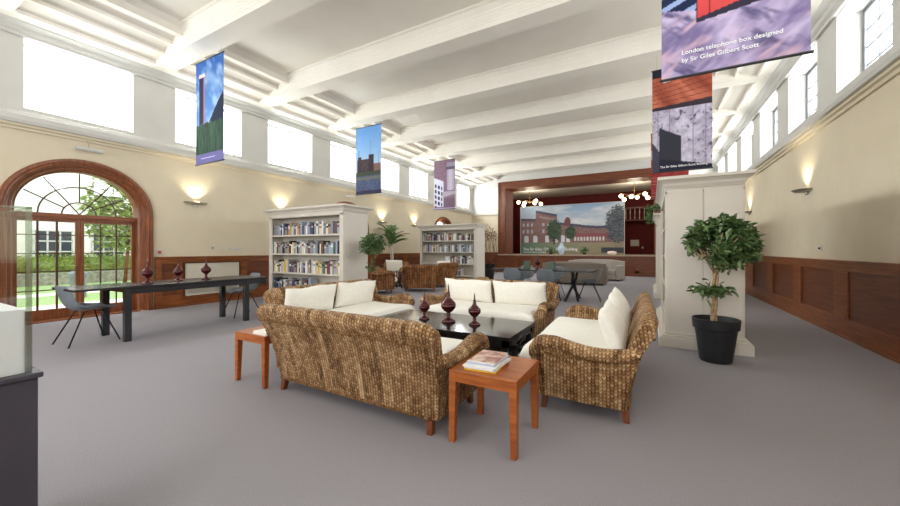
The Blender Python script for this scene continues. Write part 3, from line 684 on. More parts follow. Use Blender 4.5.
def wicker_seat(name, label, cat, loc, rz, W, group, mat, legm, armz=0.545, backz=0.79, depthf=0.37):
    r = thing(name, label, cat, loc, rz, group); hw = W/2; wm = M[mat]
    # backrest
    m = MB(); n = 26; rings = []
    prof = [(-0.31, 0.10), (-0.335, 0.25), (-0.37, 0.40), (-0.41, 0.54), (-0.46, 0.65), (-0.49, 0.70), (-0.495, 0.74), (-0.48, 0.77), (-0.445, 0.78), (-0.41, 0.765), (-0.385, 0.73), (-0.34, 0.62), (-0.29, 0.48), (-0.26, 0.36), (-0.24, 0.22), (-0.23, 0.10)]
    rear = lambda z: prof_interp([(q[1], q[0]) for q in prof[:7]], z)
    for i in range(n+1):
        u = -1+2*i/n; u = math.copysign(abs(u)**0.85, u); k = max(0, abs(u)-0.88)/0.12; dz = -0.05*k*k
        ring = []
        for (y, z) in prof:
            wz = 0.90+0.10*min(1, (z/0.75))**1.3
            zz = 0.10+(z-0.10)*(backz-0.10+dz)/(0.68)
            ring.append((u*hw*wz*0.985, y+0.02*k, zz))
        rings.append(ring)
    m.loft(rings, uv=True)
    m.build('backrest', wm, r, smooth='auto')
    m = MB()
    pts = [(u*hw*0.965, -0.462+0.0*abs(u), 0.10+(0.635-0.10)*(backz-0.10)/0.68) for u in [-1+2*i/20 for i in range(21)]]
    m.tube(pts, 0.011, 6, uv=True); m.build('woven_edging', M['rope'] if mat == 'wicker' else wm, r, smooth=True)
    m = MB(); m.tube([(u*hw*0.86, -0.312, 0.112) for u in (-1, -0.5, 0, 0.5, 1)], 0.012, 6, uv=True); m.build('lower_edging', M['rope'] if mat == 'wicker' else wm, r, smooth=True)
    # arms
    for s in (-1, 1):
        m = MB(); rings = []; N = 22; ya, yb = -0.44, depthf
        for i in range(N+1):
            t = i/N; y = ya+(yb-ya)*t
            hh = armz+0.035-0.05*math.sin(min(1, t/0.75)*PI)*1.0+0.015*t
            fr = (y-(yb-0.13))/0.13
            if fr > 0: hh = hh-0.11*(1-math.sqrt(max(0, 1-fr*fr*0.96)))
            z0 = 0.10+0.02*t
            fl = 0.015*math.sin(t*PI)
            ox = lambda z: hw*(0.90+0.10*min(1.1, z/0.72)**1.3)+fl*0.6
            rr_ = 0.062; zc = hh-rr_*0.8
            ring = [(ox(z0), y, z0), (ox(0.22), y, max(z0+.01, min(0.22, zc-0.12))), (ox(0.34), y, min(0.34, zc-0.08)), (ox(0.44)-0.012, y, zc-0.05)]
            cxx = ox(0.5)-0.03
            for a in (-35, 0, 35, 70, 105, 140, 180, 215): ring.append((cxx+rr_*math.cos(math.radians(a)), y, zc+rr_*0.8*math.sin(math.radians(a))))
            ring += [(ox(0.3)-0.10, y, zc-0.07), (ox(0.3)-0.10, y, 0.30), (ox(0.2)-0.10, y, z0)]
            yy = lambda z: max(y, rear(z)+0.025) - (0.08*(0.5-z) if (t > 0.9 and z < 0.5) else 0)
            rings.append([(s*p[0], yy(p[2])+0.0008*i, p[2]) for p in (ring if s > 0 else ring[::-1])])
        m.loft(rings, uv=True)
        ar = m.build('arm', wm, r, smooth='auto')
        e = MB(); e.tube([(s*(hw*0.965), y, z-0.0) for y, z in [(-0.33, armz-0.075), (-0.1, armz-0.10), (0.15, armz-0.095), (0.3, armz-0.08), (depthf-0.02, armz-0.12)]], 0.010, 6, uv=True)
        e.build('woven_edging', M['rope'] if mat == 'wicker' else wm, ar, smooth=True)
    # seat base
    m = MB(); x = hw-0.14; z0, z1 = 0.10, 0.30
    ring0 = [[(xx, -0.25, z0), (xx, -0.25, z1), (xx, depthf-0.03, z1), (xx, depthf-0.02, 0.2), (xx, depthf-0.05, z0)] for xx in np.linspace(-x, x, 14)]
    m.loft(ring0, uv=True); m.build('seat_base', wm, r, smooth=False)
    for (a, b) in ((-1, -1), (1, -1), (-1, 1), (1, 1)):
        m = MB(); cx = a*(hw*0.90-0.06); cy = -0.275 if b < 0 else depthf-0.09; k = 0.027
        top = [(cx-k, cy-k, 0.13), (cx+k, cy-k, 0.13), (cx+k, cy+k, 0.13), (cx-k, cy+k, 0.13)]
        bx, by = cx+a*0.012, cy+b*0.02; k2 = 0.02
        bot = [(bx-k2, by-k2, 0), (bx+k2, by-k2, 0), (bx+k2, by+k2, 0), (bx-k2, by+k2, 0)]
        m.loft([bot, top]); m.build('leg', M[legm], r, bevel=0.003)
    c = pillow(W-0.25, 0.80, 0.17, 18, 12, 0.42, name='seat_cushion', parent=r, wob=0.6); c.rotation_euler = (PI/2, 0, 0); c.location = (0, 0.10, 0.385)
    return r
SG = 'wicker sofas around the black coffee table'
def cush(root, x, label, tilt=-14, w=0.74, h=0.36, seed=0, y=-0.20, z=0.625, grp='cream back cushions on the wicker sofas'):
    o = pillow(w, h, 0.17, 16, 3.0, 0.55, name='back_cushion', wob=0.8)
    Mx = Matrix.Translation(root.location) @ Matrix.Rotation(root.rotation_euler.z, 4, 'Z') @ Matrix.Translation((x, y, z)) @ Matrix.Rotation(math.radians(tilt), 4, 'X') @ Matrix.Rotation(math.radians(seed), 4, 'Y')
    o.matrix_world = Mx; tag(o, label, 'cushion', grp); return o
# facing directions: local +y is the front
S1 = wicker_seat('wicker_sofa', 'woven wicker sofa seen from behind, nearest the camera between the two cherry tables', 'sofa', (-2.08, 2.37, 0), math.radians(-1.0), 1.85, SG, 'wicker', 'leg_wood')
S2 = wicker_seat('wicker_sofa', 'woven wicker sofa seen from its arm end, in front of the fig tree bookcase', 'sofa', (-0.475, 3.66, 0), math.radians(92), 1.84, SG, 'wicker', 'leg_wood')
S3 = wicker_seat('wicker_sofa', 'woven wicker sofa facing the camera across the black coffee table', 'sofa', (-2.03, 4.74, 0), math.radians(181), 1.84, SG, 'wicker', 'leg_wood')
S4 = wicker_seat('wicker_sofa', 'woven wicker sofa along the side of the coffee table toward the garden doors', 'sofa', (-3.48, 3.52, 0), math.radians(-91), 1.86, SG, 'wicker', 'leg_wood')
cush(S3, 0.40, 'cream back cushion on the sofa facing the camera, the one nearer the garden side', w=0.78); cush(S3, -0.40, 'cream back cushion on the sofa facing the camera, the one nearer the fig tree', w=0.78, seed=1)
cush(S4, 0.46, 'cream back cushion on the garden-side sofa, at its end near the camera', w=0.76, seed=1); cush(S4, -0.31, 'cream back cushion on the garden-side sofa, at its end near the bookcase', w=0.74, seed=-1)
cush(S2, 0.40, 'plump white cushion standing at the stage end of the sofa seen from its arm', w=0.68, h=0.42, tilt=-18, z=0.63, y=-0.215); cush(S2, -0.42, 'plump white cushion standing at the camera end of the sofa seen from its arm', w=0.64, h=0.38, tilt=-20, z=0.61, y=-0.19)
# far armchairs
AG = 'brown wicker armchairs near the distant bookcase'
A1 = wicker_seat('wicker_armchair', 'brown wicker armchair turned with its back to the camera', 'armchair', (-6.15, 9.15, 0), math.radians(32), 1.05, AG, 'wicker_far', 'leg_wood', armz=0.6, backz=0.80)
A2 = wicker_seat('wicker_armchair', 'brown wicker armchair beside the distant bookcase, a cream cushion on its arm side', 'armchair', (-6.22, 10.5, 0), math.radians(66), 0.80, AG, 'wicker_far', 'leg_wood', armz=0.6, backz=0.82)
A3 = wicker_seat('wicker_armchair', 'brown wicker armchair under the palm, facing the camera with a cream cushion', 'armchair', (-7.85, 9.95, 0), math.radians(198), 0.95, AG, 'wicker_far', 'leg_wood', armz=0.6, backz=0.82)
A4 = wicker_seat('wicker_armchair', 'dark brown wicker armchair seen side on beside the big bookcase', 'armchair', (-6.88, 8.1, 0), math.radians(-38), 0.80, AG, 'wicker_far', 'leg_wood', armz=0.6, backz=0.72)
CG = 'cushions on the far armchairs'
cush(A3, 0, 'cream cushion on the armchair under the palm', w=0.62, h=0.42, grp=CG, z=0.68); cush(A2, 0, 'cream cushion on the armchair beside the distant bookcase', w=0.55, h=0.38, grp=CG, z=0.69)
# small iron side table between the armchairs
r = thing('iron_side_table', 'small black iron side table between the far armchairs', 'table', (-7.18, 9.25, 0))
m = MB(); m.lathe([(0.26, 0.52), (0.26, 0.54), (0.01, 0.54)]); m.build('tabletop', M['iron'], r, smooth='auto')
for k in range(4):
    a = k*PI/2+0.4; m = MB(); m.tube([(0.23*math.cos(a), 0.23*math.sin(a), 0), (0.14*math.cos(a), 0.14*math.sin(a), 0.2), (0.2*math.cos(a), 0.2*math.sin(a), 0.4), (0.15*math.cos(a), 0.15*math.sin(a), 0.52)], 0.018, 6); m.build('leg', M['iron'], r)

# ------------------------------------------------------------ coffee table and finials
CT = thing('coffee_table', 'large low black coffee table between the wicker sofas', 'table', (-2.06, 3.655, 0))
hx, hy = 0.90, 0.44
m = MB(); m.box(-hx, hx, -hy, hy, 0.385, 0.42); m.build('tabletop', M['black'], CT, bevel=0.004)
m = MB(); m.box(-hx+0.04, hx-0.04, -hy+0.03, -hy+0.055, 0.31, 0.385); m.box(-hx+0.04, hx-0.04, hy-0.055, hy-0.03, 0.31, 0.385); m.box(-hx+0.03, -hx+0.055, -hy+0.03, hy-0.03, 0.31, 0.385); m.box(hx-0.055, hx-0.03, -hy+0.03, hy-0.03, 0.31, 0.385); m.build('apron', M['black'], CT)
for a in (-1, 1):
    for b in (-1, 1):
        m = MB(); m.box(a*(hx-0.03), a*(hx-0.09), b*(hy-0.03), b*(hy-0.09), 0, 0.385); m.build('leg', M['black'], CT, bevel=0.003)
for a in (-1, 1):
    m = MB(); x = a*(hx-0.06)
    m.tube([(x, -hy+0.09, 0.10), (x, hy-0.09, 0.36)], 0.012, 6); m.tube([(x, -hy+0.09, 0.36), (x, hy-0.09, 0.10)], 0.012, 6); m.build('cross_brace', M['iron'], CT)
m = MB(); m.box(-hx+0.09, hx-0.09, -hy+0.06, hy-0.06, 0.10, 0.125); m.build('lower_shelf', M['black'], CT)
def finial(loc, s, label, group):
    r = thing('spire_jar', label, 'ornament', loc, 0, group)
    def L(p): return [(a*s, b*s) for a, b in p]
    MB().lathe(L([(0.068, 0), (0.070, 0.012), (0.05, 0.028), (0.022, 0.045), (0.017, 0.06), (0.024, 0.075), (0.017, 0.09)]), n=20).build('foot', M['redglass'], r, smooth=True)
    MB().lathe(L([(0.018, 0.088), (0.04, 0.105), (0.068, 0.135), (0.074, 0.158), (0.070, 0.176)]), n=20).build('bowl', M['redglass'], r, smooth=True)
    MB().lathe(L([(0.073, 0.176), (0.070, 0.184), (0.045, 0.21), (0.022, 0.24), (0.014, 0.275), (0.017, 0.285), (0.010, 0.295), (0.006, 0.35), (0.001, 0.372)]), n=20).build('lid', M['redglass'], r, smooth=True)
    return r
FG = 'red glass spire jars on the coffee table'
finial((-2.36, 3.60, 0.42), 0.92, 'small dark red spire jar on the coffee table, the one toward the garden', FG)
finial((-2.03, 3.60, 0.42), 1.18, 'tallest dark red spire jar, in the middle of the coffee table', FG)
finial((-1.70, 3.60, 0.42), 0.95, 'small dark red spire jar on the coffee table, the one toward the fig tree', FG)

# ------------------------------------------------------------ cherry side tables
def side_table(loc, label):
    r = thing('side_table', label, 'table', loc, 0, 'cherry wood side tables'); a, b = 0.23, 0.24; H = 0.47
    m = MB(); m.box(-a, a, -b, b, H-0.022, H); m.build('tabletop', M['cherry'], r, bevel=0.003)
    m = MB(); t = 0.02
    m.box(-a+0.004, a-0.004, -b+0.004, -b+0.024, H-0.075, H-0.022); m.box(-a+0.004, a-0.004, b-0.024, b-0.004, H-0.075, H-0.022)
    m.box(-a+0.004, -a+0.024, -b+0.024, b-0.024, H-0.075, H-0.022); m.box(a-0.024, a-0.004, -b+0.024, b-0.024, H-0.075, H-0.022); m.build('apron', M['cherry'], r)
    for sx in (-1, 1):
        for sy in (-1, 1):
            m = MB(); x, y = sx*(a-0.026), sy*(b-0.026); k = 0.025; k2 = 0.019
            m.loft([[(x+sx*(k-k2)-k2, y+sy*(k-k2)-k2, 0), (x+sx*(k-k2)+k2, y+sy*(k-k2)-k2, 0), (x+sx*(k-k2)+k2, y+sy*(k-k2)+k2, 0), (x+sx*(k-k2)-k2, y+sy*(k-k2)+k2, 0)], [(x-k, y-k, H-0.07), (x+k, y-k, H-0.07), (x+k, y+k, H-0.07), (x-k, y+k, H-0.07)], [(x-k, y-k, H-0.022), (x+k, y-k, H-0.022), (x+k, y+k, H-0.022), (x-k, y+k, H-0.022)]])
            m.build('leg', M['cherry'], r, bevel=0.002)
    return r
side_table((-0.922, 2.285, 0), 'cherry wood side table piled with magazines in front of the sofas')
side_table((-3.245, 2.24, 0), 'cherry wood side table at the garden end of the near sofa')
MAGC = [((226, 214, 196), 'yellow-edged magazine at the bottom of the pile on the cherry table', 0.215, 0.29, 4, (210, 170, 50)), ((222, 224, 226), 'white magazine second from the bottom of the cherry table pile', 0.22, 0.29, -3, (226, 226, 232)),
        ((214, 222, 216), 'pale green-white magazine in the middle of the cherry table pile', 0.20, 0.27, 5, (230, 230, 226)), ((180, 190, 214), 'pale blue-edged magazine below the top of the cherry table pile', 0.19, 0.26, -2, (180, 190, 220)),
        ((206, 178, 158), 'magazine with a colourful cover on top of the cherry table pile', 0.18, 0.26, 3, (224, 220, 214))]
z = 0.47
for i, (c, lab, a, b, ang, ec) in enumerate(MAGC):
    h = 0.012 if i else 0.014
    cm = noisy('magazine_cover_%d' % i, c, (236, 232, 228) if i < 4 else (150, 92, 84), 14, 0.35, detail=3, lo=.4, hi=.6); em = new_mat('magazine_edge_%d' % i, ec, 0.6)
    m = MB(); m.box(-a/2, a/2, -b/2, b/2, 0, h-0.002); m.cur = 1; m.box(-a/2-0.001, a/2+0.001, -b/2-0.001, b/2+0.001, h-0.002, h)
    o = m.build('magazine', [em, cm], bevel=0.001); o.location = (-0.965+i*0.004, 2.24, z); o.rotation_euler = (0, 0, math.radians(ang)); z += h+0.0005
    tag(o, lab, 'magazine', 'magazines piled on the cherry table')
m = MB(); m.box(-0.10, 0.10, -0.14, 0.14, 0, 0.028); o = m.build('magazine', M['paper'], bevel=0.002); o.location = (-3.12, 2.16, 0.47); tag(o, 'cream book lying on the cherry table at the garden end of the sofa', 'magazine')

# ------------------------------------------------------------ long table by the garden doors, shell chairs
LT = thing('long_table', 'long black table in front of the arched garden doors', 'table', (-6.57, 2.88, 0))
hx, hy = 0.40, 1.28
m = MB(); m.box(-hx, hx, -hy, hy, 0.722, 0.75); m.build('tabletop', M['blacktab'], LT, bevel=0.003)
m = MB(); m.box(-hx+0.03, hx-0.03, -hy+0.56, -hy+0.59, 0.65, 0.715); m.box(hx-0.05, hx-0.02, -hy+0.54, hy-0.02, 0.64, 0.715); m.box(-hx+0.02, -hx+0.05, -hy+0.54, hy-0.02, 0.64, 0.715); m.box(-hx+0.03, hx-0.03, hy-0.05, hy-0.02, 0.62, 0.715); m.build('apron', M['blacktab'], LT)
for x, y in ((hx-0.05, -0.745), (-hx+0.02, -0.745), (hx-0.05, hy-0.38), (-hx+0.02, hy-0.38)):
    m = MB(); m.box(x-0.038, x+0.038, y-0.038, y+0.038, 0, 0.715); m.build('leg', M['blacktab'], LT, bevel=0.003)
LG = 'red glass spire jars on the long table'
finial((-6.38, 2.42, 0.75), 1.0, 'dark red spire jar on the long table in front of the door jamb', LG)
finial((-6.54, 2.88, 0.75), 0.92, 'smallest dark red spire jar, middle of the long table', LG)
finial((-6.48, 3.26, 0.75), 1.0, 'dark red spire jar on the long table in front of the radiator', LG)
def shell_chair(loc, rz, label, group):
    r = thing('shell_chair', label, 'chair', loc, rz, group)
    prof = [(0.24, 0.425), (0.225, 0.445), (0.15, 0.445), (0.02, 0.432), (-0.10, 0.43), (-0.17, 0.455), (-0.215, 0.53), (-0.245, 0.62), (-0.275, 0.71), (-0.305, 0.79)]
    wid = [0.19, 0.21, 0.225, 0.235, 0.235, 0.235, 0.23, 0.225, 0.21, 0.16]
    m = MB(); nx = 12; vs = []; fs = []
    for i, ((y, z), w) in enumerate(zip(prof, wid)):
        t = i/(len(prof)-1)
        for k in range(nx+1):
            u = -1+2*k/nx; lift = 0.05*abs(u)**2.5*(1-t)+0.05*abs(u)**2.5*(0.3 < t < 0.8); fwd = 0.06*abs(u)**2*max(0, t-0.4)
            vs.append((u*w, y+fwd*1.2, z+lift))
    n1 = nx+1
    for i in range(len(prof)-1):
        for k in range(nx): fs.append((i*n1+k, i*n1+k+1, (i+1)*n1+k+1, (i+1)*n1+k))
    m.add(vs, fs); o = m.build('seat_shell', M['shell'], r, smooth=True)
    md = o.modifiers.new('thickness', 'SOLIDIFY'); md.thickness = 0.012; md.offset = -1; md = o.modifiers.new('soft', 'SUBSURF'); md.levels = 1; md.render_levels = 1
    for sx in (-1, 1):
        for sy in (-1, 1):
            l = MB(); l.tube([(sx*0.10, 0.02+sy*0.05, 0.425), (sx*0.13, 0.02+sy*0.10, 0.415), (sx*0.23, sy*0.26, 0.0)], 0.009, 8); l.build('leg', M['iron'], r, smooth=True)
    return r
c0 = shell_chair((-6.66, 1.86, 0), math.radians(4), 'grey shell chair at the camera end of the long black table', 'grey shell chairs')
copy_tree(c0, (-6.80, 4.06, 0), math.radians(176), 'grey shell chair at the radiator end of the long black table')
# ------------------------------------------------------------ long dark table in the middle distance
MT = thing('dining_table', 'long black dining table with crossed legs in front of the stage', 'table', (-2.42, 9.30, 0))
m = MB(); m.box(-1.25, 1.25, -0.5, 0.5, 0.715, 0.75); m.build('tabletop', M['blacktab'], MT, bevel=0.003)
for x in (-0.85, 0.72):
    m = MB(); m.tube([(x-0.10, -0.42, 0), (x+0.02, 0, 0.4), (x-0.08, 0.35, 0.71)], 0.035, 6); m.tube([(x+0.10, 0.42, 0), (x-0.02, 0, 0.4), (x+0.08, -0.35, 0.71)], 0.035, 6); m.tube([(x+0.18, -0.30, 0), (x+0.05, 0, 0.4), (x+0.1, 0.1, 0.71)], 0.03, 6)
    m.build('trestle_leg', M['blacktab'], MT)
for (x, y, a, lab) in ((-3.03, 8.78, 2, 'grey shell chair on the near side of the dining table toward the garden wall'), (-2.16, 8.72, -3, 'grey shell chair on the near side of the dining table, middle'),
                       (-1.32, 9.40, 96, 'grey shell chair at the end of the dining table nearest the fig tree'), (-3.1, 9.85, 180, 'grey shell chair on the stage side of the dining table toward the garden wall'), (-2.3, 9.87, 178, 'grey shell chair on the stage side of the dining table, middle')):
    copy_tree(c0, (x, y, 0), math.radians(a), lab)
finial((-2.58, 9.3, 0.75), 1.0, 'dark red spire jar alone on the dining table before the stage', 'spire jar on the dining table')
for x, y, lab in ((-2.83, 9.2, 'dark green box on the dining table, the one toward the garden wall'), (-2.14, 9.0, 'dark green box on the dining table, the one toward the fig tree')):
    m = MB(); m.box(-0.075, 0.075, -0.05, 0.05, 0, 0.20); o = m.build('table_box', M['greenbox'], bevel=0.004); o.location = (x, y, 0.75); tag(o, lab, 'box', 'green boxes on the dining table')
# grey sofas before the stage
def grey_sofa(loc, rz, W, mat, label, back=0.82):
    r = thing('fabric_sofa', label, 'sofa', loc, rz, 'grey fabric sofas before the stage'); hw = W/2
    rings = []
    for i in range(21):
        u = -1+2*i/20; w = abs(u)**4
        rings.append([(u*hw, -0.45+0.16*w, 0.05), (u*hw, -0.47+0.16*w, back-0.06), (u*hw, -0.42+0.14*w, back-0.10*w), (u*hw, -0.34+0.1*w, back-0.10*w), (u*hw, -0.29+0.1*w, back-0.08), (u*hw, -0.25, 0.05)])
    m = MB(); m.loft(rings); m.build('backrest', M[mat], r, smooth='auto', bevel=0.015)
    for s in (-1, 1):
        m = MB(); m.box(s*hw, s*(hw-0.2), -0.32, 0.45, 0.05, 0.62); m.build('arm', M[mat], r, bevel=0.04, segs=3)
    m = MB(); m.box(-hw+0.2, hw-0.2, -0.28, 0.45, 0.05, 0.26); m.build('seat_base', M[mat], r, bevel=0.02)
    m = MB(); m.box(-hw+0.2, hw-0.2, -0.27, 0.47, 0.26, 0.44); m.build('seat_cushion', M[mat], r, bevel=0.05, segs=3)
    m = MB()
    for a in (-1, 1):
        for b in (-0.3, 0.38): m.box(a*(hw-0.12)-0.03, a*(hw-0.12)+0.03, b-0.03, b+0.03, 0, 0.05)
    m.build('feet', M['iron'], r)
    return r
grey_sofa((-2.45, 13.75, 0), 0, 2.2, 'greyfab', 'grey fabric sofa with its broad back to the camera before the stage')
grey_sofa((-2.1, 16.1, 0), math.radians(172), 2.3, 'greyfab2', 'pale grey sofa facing the camera against the stage front', 0.84)
m = MB(); m.lathe([(0.16, 0), (0.19, 0.15), (0.20, 0.38), (0.17, 0.40), (0.16, 0.36), (0.01, 0.05)], n=20); o = m.build('straw_basket', M['basket'], smooth='auto'); o.location = (-4.50, 10.1, 0); 
tag(o, 'small straw basket standing on the floor behind the sofa facing the camera', 'basket')

# ------------------------------------------------------------ plants
def fig_tree():
    r = thing('fig_tree', 'round-headed fig tree in a dark pot before the bookcase end', 'plant', (0.635, 4.99, 0)); rr = random.Random(21)
    m = MB(); m.lathe([(0.145, 0), (0.155, 0.02), (0.198, 0.36), (0.218, 0.37), (0.228, 0.475), (0.214, 0.48), (0.205, 0.42), (0.01, 0.42)], n=36); m.build('pot', M['pot'], r, smooth='auto')
    MB().lathe([(0.204, 0.40), (0.18, 0.43), (0.01, 0.435)]).build('soil', M['soil'], r, smooth=True)
    m = MB()
    for ph in (0, 2.1, 4.2):
        m.tube([(0.018*math.cos(ph+t*5)+0.02*t-0.02, 0.018*math.sin(ph+t*5), 0.42+0.62*t) for t in [i/14 for i in range(15)]], 0.017, 7, 0.012)
    top = Vector((0.0, 0, 1.04)); tips = []
    for k in range(13):
        a = k*2.4; R = rr.uniform(0.15, 0.33); e = Vector((R*math.cos(a)+0.02, R*math.sin(a), rr.uniform(1.15, 1.5))); tips.append(e)
        m.tube([top-Vector((0, 0, .08)), top*0.5+e*0.5+Vector((0, 0, .03)), e], 0.010, 6, 0.004)
    m.tube([(-0.01, 0, 0.72), (-0.05, -0.03, 0.78), (-0.12, -0.05, 0.80)], 0.006, 5, 0.003); m.tube([(-0.01, 0, 0.72), (0.05, -0.02, 0.80)], 0.006, 5, 0.003)
    m.build('trunk', M['bark'], r, smooth=True)
    m = MB(); pts = []
    while len(pts) < 1500:
        v = Vector((rr.uniform(-1, 1), rr.uniform(-1, 1), rr.uniform(-1, 1)))
        if v.length > 1 or v.length < 0.35: continue
        x, y, z = v.x*0.325+0.055, v.y*0.27, v.z*0.30+1.31
        if z < 1.12 and math.hypot(x, y) < 0.10: continue
        if fbm(x*6+9, y*6+z*7) < 0.40: continue
        pts.append((x, y, z))
    leaves(m, pts, 0.098, rr, 0.6)
    leaves(m, [(rr.gauss(-0.1, 0.06), rr.gauss(-0.04, 0.04), rr.gauss(0.79, 0.04)) for _ in range(70)]+[(rr.gauss(0.05, 0.04), rr.gauss(-0.02, 0.04), rr.gauss(0.80, 0.03)) for _ in range(40)], 0.10, rr)
    m.build('foliage', M['leaf'], r)
    return r
fig_tree()
r = thing('fig_tree', 'small round-headed fig tree beside the big bookcase, behind the sofa cushions', 'plant', (-5.09, 5.72, 0)); rr = random.Random(4)
MB().lathe([(0.13, 0), (0.17, 0.30), (0.16, 0.30), (0.15, 0.26), (0.01, 0.26)]).build('pot', M['pot'], r, smooth='auto')
m = MB(); m.tube([(0, 0, 0.25), (0.02, 0, 0.7), (0, 0.01, 1.15)], 0.02, 7, 0.014); m.build('trunk', M['leg_wood'], r, smooth=True)
m = MB(); leaves(m, [(v.x*0.29+0.05, v.y*0.27, 1.35+v.z*0.24) for v in [Vector((rr.gauss(0, 1), rr.gauss(0, 1), rr.gauss(0, 1))).normalized()*rr.uniform(0.4, 1) for _ in range(950)]] + [(rr.gauss(0.03, 0.05), rr.gauss(0, 0.08), rr.gauss(0.90, 0.05)) for _ in range(50)], 0.08, rr, 0.6); m.build('foliage', M['leaf'], r)
r = thing('palm_plant', 'tall feathery palm beside the radiator-side wall, behind the armchairs', 'plant', (-8.46, 10.72, 0)); rr = random.Random(14)
MB().lathe([(0.15, 0), (0.20, 0.34), (0.19, 0.34), (0.18, 0.30), (0.01, 0.30)]).build('pot', M['white'], r, smooth='auto')
m = MB(); m.tube([(0, 0, 0.3), (0.03, 0, 0.8), (0.0, 0, 1.9)], 0.035, 8, 0.02); m.tube([(-0.05, 0, 0.3), (-0.07, 0.02, 0.8), (-0.1, 0, 1.65)], 0.03, 8, 0.018); m.build('trunk', M['case'], r, smooth=True)
m = MB(); lf = []
for k in range(36):
    a = k*2.4; el = rr.uniform(0.5, 1.5); L = rr.uniform(0.5, 0.8); c = Vector((rr.choice((0, -0.1)), 0, rr.uniform(1.3, 1.95))); pts = []
    for i in range(9):
        t = i/8; pts.append(c+Vector((math.cos(a)*math.cos(el)*L*t, math.sin(a)*math.cos(el)*L*t, math.sin(el)*L*t-0.30*L*t*t)))
    for q in pts:
        if q.x < -0.3: q.x = -0.3-0.2*math.tanh((-q.x-0.3)/0.4)
    m.tube(pts, 0.006, 4, 0.002)
    for i in range(2, 9):
        d = (pts[i]-pts[i-1]).normalized(); sd = d.cross(Vector((0, 0, 1))).normalized()
        for q in (-1, 1):
            e = pts[i]+d*0.09+sd*q*0.13-Vector((0, 0, 0.03)); w = Vector((0, 0, 0.004))+d*0.016
            e.x = max(-0.56, e.x)
            m.add([pts[i]-w, pts[i]+w, (pts[i]+e)/2+w*1.3, e, (pts[i]+e)/2-w*1.3], [(0, 1, 2, 4), (2, 3, 4)])
m.build('foliage', M['leaf2'], r)
r = thing('dried_plant', 'dried reddish branches in a black pot beside the distant bookcase', 'plant', (-5.75, 13.6, 0)); rr = random.Random(6)
MB().lathe([(0.17, 0), (0.22, 0.5), (0.24, 0.68), (0.22, 0.68), (0.20, 0.6), (0.01, 0.6)]).build('pot', M['black'], r, smooth='auto')
m = MB()
for k in range(12):
    a = k*2.4; R = rr.uniform(0.15, 0.4); m.tube([(0, 0, 0.6), (R*.9*math.cos(a), R*.9*math.sin(a), 1.15), (R*.7*math.cos(a+.3), R*.7*math.sin(a+.3), 1.6), (R*0.5*math.cos(a+1.2), R*0.5*math.sin(a+1.2), 2.0)], 0.012, 5, 0.005)
m.build('branch', M['leg_wood'], r)
m = MB(); leaves(m, [(rr.gauss(0, 0.2), rr.gauss(0, 0.2), rr.gauss(1.85, 0.13)) for _ in range(160)], 0.1, rr); m.build('dried_leaves', M['leg_wood'], r)

# ------------------------------------------------------------ banners
def banner(x, y, z0, w, h, fn, label, nx=70, nz=150, group='printed picture banners hanging from the ceiling beams'):
    r = thing('picture_banner', label, 'banner', (x, y, z0), 0, group)
    picture('print', w, h, nx, nz, fn, r)
    for zz, nm in ((0, 'bottom_rod'), (h, 'top_rod')):
        m = MB(); m.tube([(-w/2-0.015, 0, zz), (w/2+0.015, 0, zz)], 0.012, 8); m.build(nm, M['pot'], r, smooth=True)
    m = MB()
    for s in (-1, 1): m.tube([(s*w*0.42, 0, h), (s*w*0.42, 0, 4.975-z0)], 0.002, 4)
    m.build('hanging_wire', M['chrome'], r)
    return r
def b_tower(u, v):
    img = mixc(C(104, 146, 200), C(46, 84, 156), (v-0.3)*1.3+0*u); img = mixc(img, np.broadcast_to(C(150, 180, 214), img.shape), (fbm(u*3+v*3, v*5)-0.45)*3)
    mt = v < 0.36+0.30*np.clip((u-0.45)/0.55, 0, 1)**0.8-0.02*fbm(u*9, v*3); put(img, mt & (u > 0.4), C(38, 44, 66))
    put(img, (u > 0.12) & (u < 0.30) & (v < 0.86), mixc(C(58, 48, 70), C(36, 40, 66), v+0*u)); put(img, (u > 0.28) & (u < 0.32) & (v < 0.86), C(158, 112, 120)); put(img, (u > 0.12) & (u < 0.34) & (v > 0.845) & (v < 0.875), C(226, 186, 186))
    tr = v < 0.36+0.06*fbm(u*16, v*2); put(img, tr, mixc(C(28, 48, 38), C(80, 104, 86), fbm(u*24, v*10)))
    put(img, v < 0.10, C(108, 104, 156)); put(img, (v < 0.06) & (v > 0.048) & (u > 0.2) & (u < 0.7), C(200, 196, 230))
    return img
def b_station(u, v):
    img = mixc(C(166, 196, 222), C(104, 150, 206), v*1.4-0.3+0*u); img = mixc(img, np.broadcast_to(C(206, 196, 196), img.shape), (0.62-v)*1.5*(v > 0.3))
    for c, t in ((0.58, 0.80), (0.12, 0.66), (0.9, 0.62)): put(img, (np.abs(u-c) < 0.012) & (v < t), C(120, 116, 128))
    bl = (v < 0.52) & (u > 0.05) & (u < 0.72); put(img, bl, mixc(C(52, 44, 52), C(92, 80, 80), fbm(u*20, v*30)))
    put(img, (np.abs(u-0.62) < 0.10) & (v < 0.58), C(60, 50, 56)); put(img, (np.abs(u-0.15) < 0.07) & (v < 0.56), C(62, 54, 60)); put(img, (u > 0.72) & (v < 0.44), C(120, 92, 88))
    put(img, v < 0.30, mixc(C(92, 106, 140), C(66, 72, 92), fbm(u*16, v*40))); put(img, (v < 0.33) & (v > 0.27), C(66, 74, 62)); put(img, (v > 0.21) & (v < 0.25), C(104, 104, 96))
    put(img, v < 0.05, C(58, 56, 80))
    return img
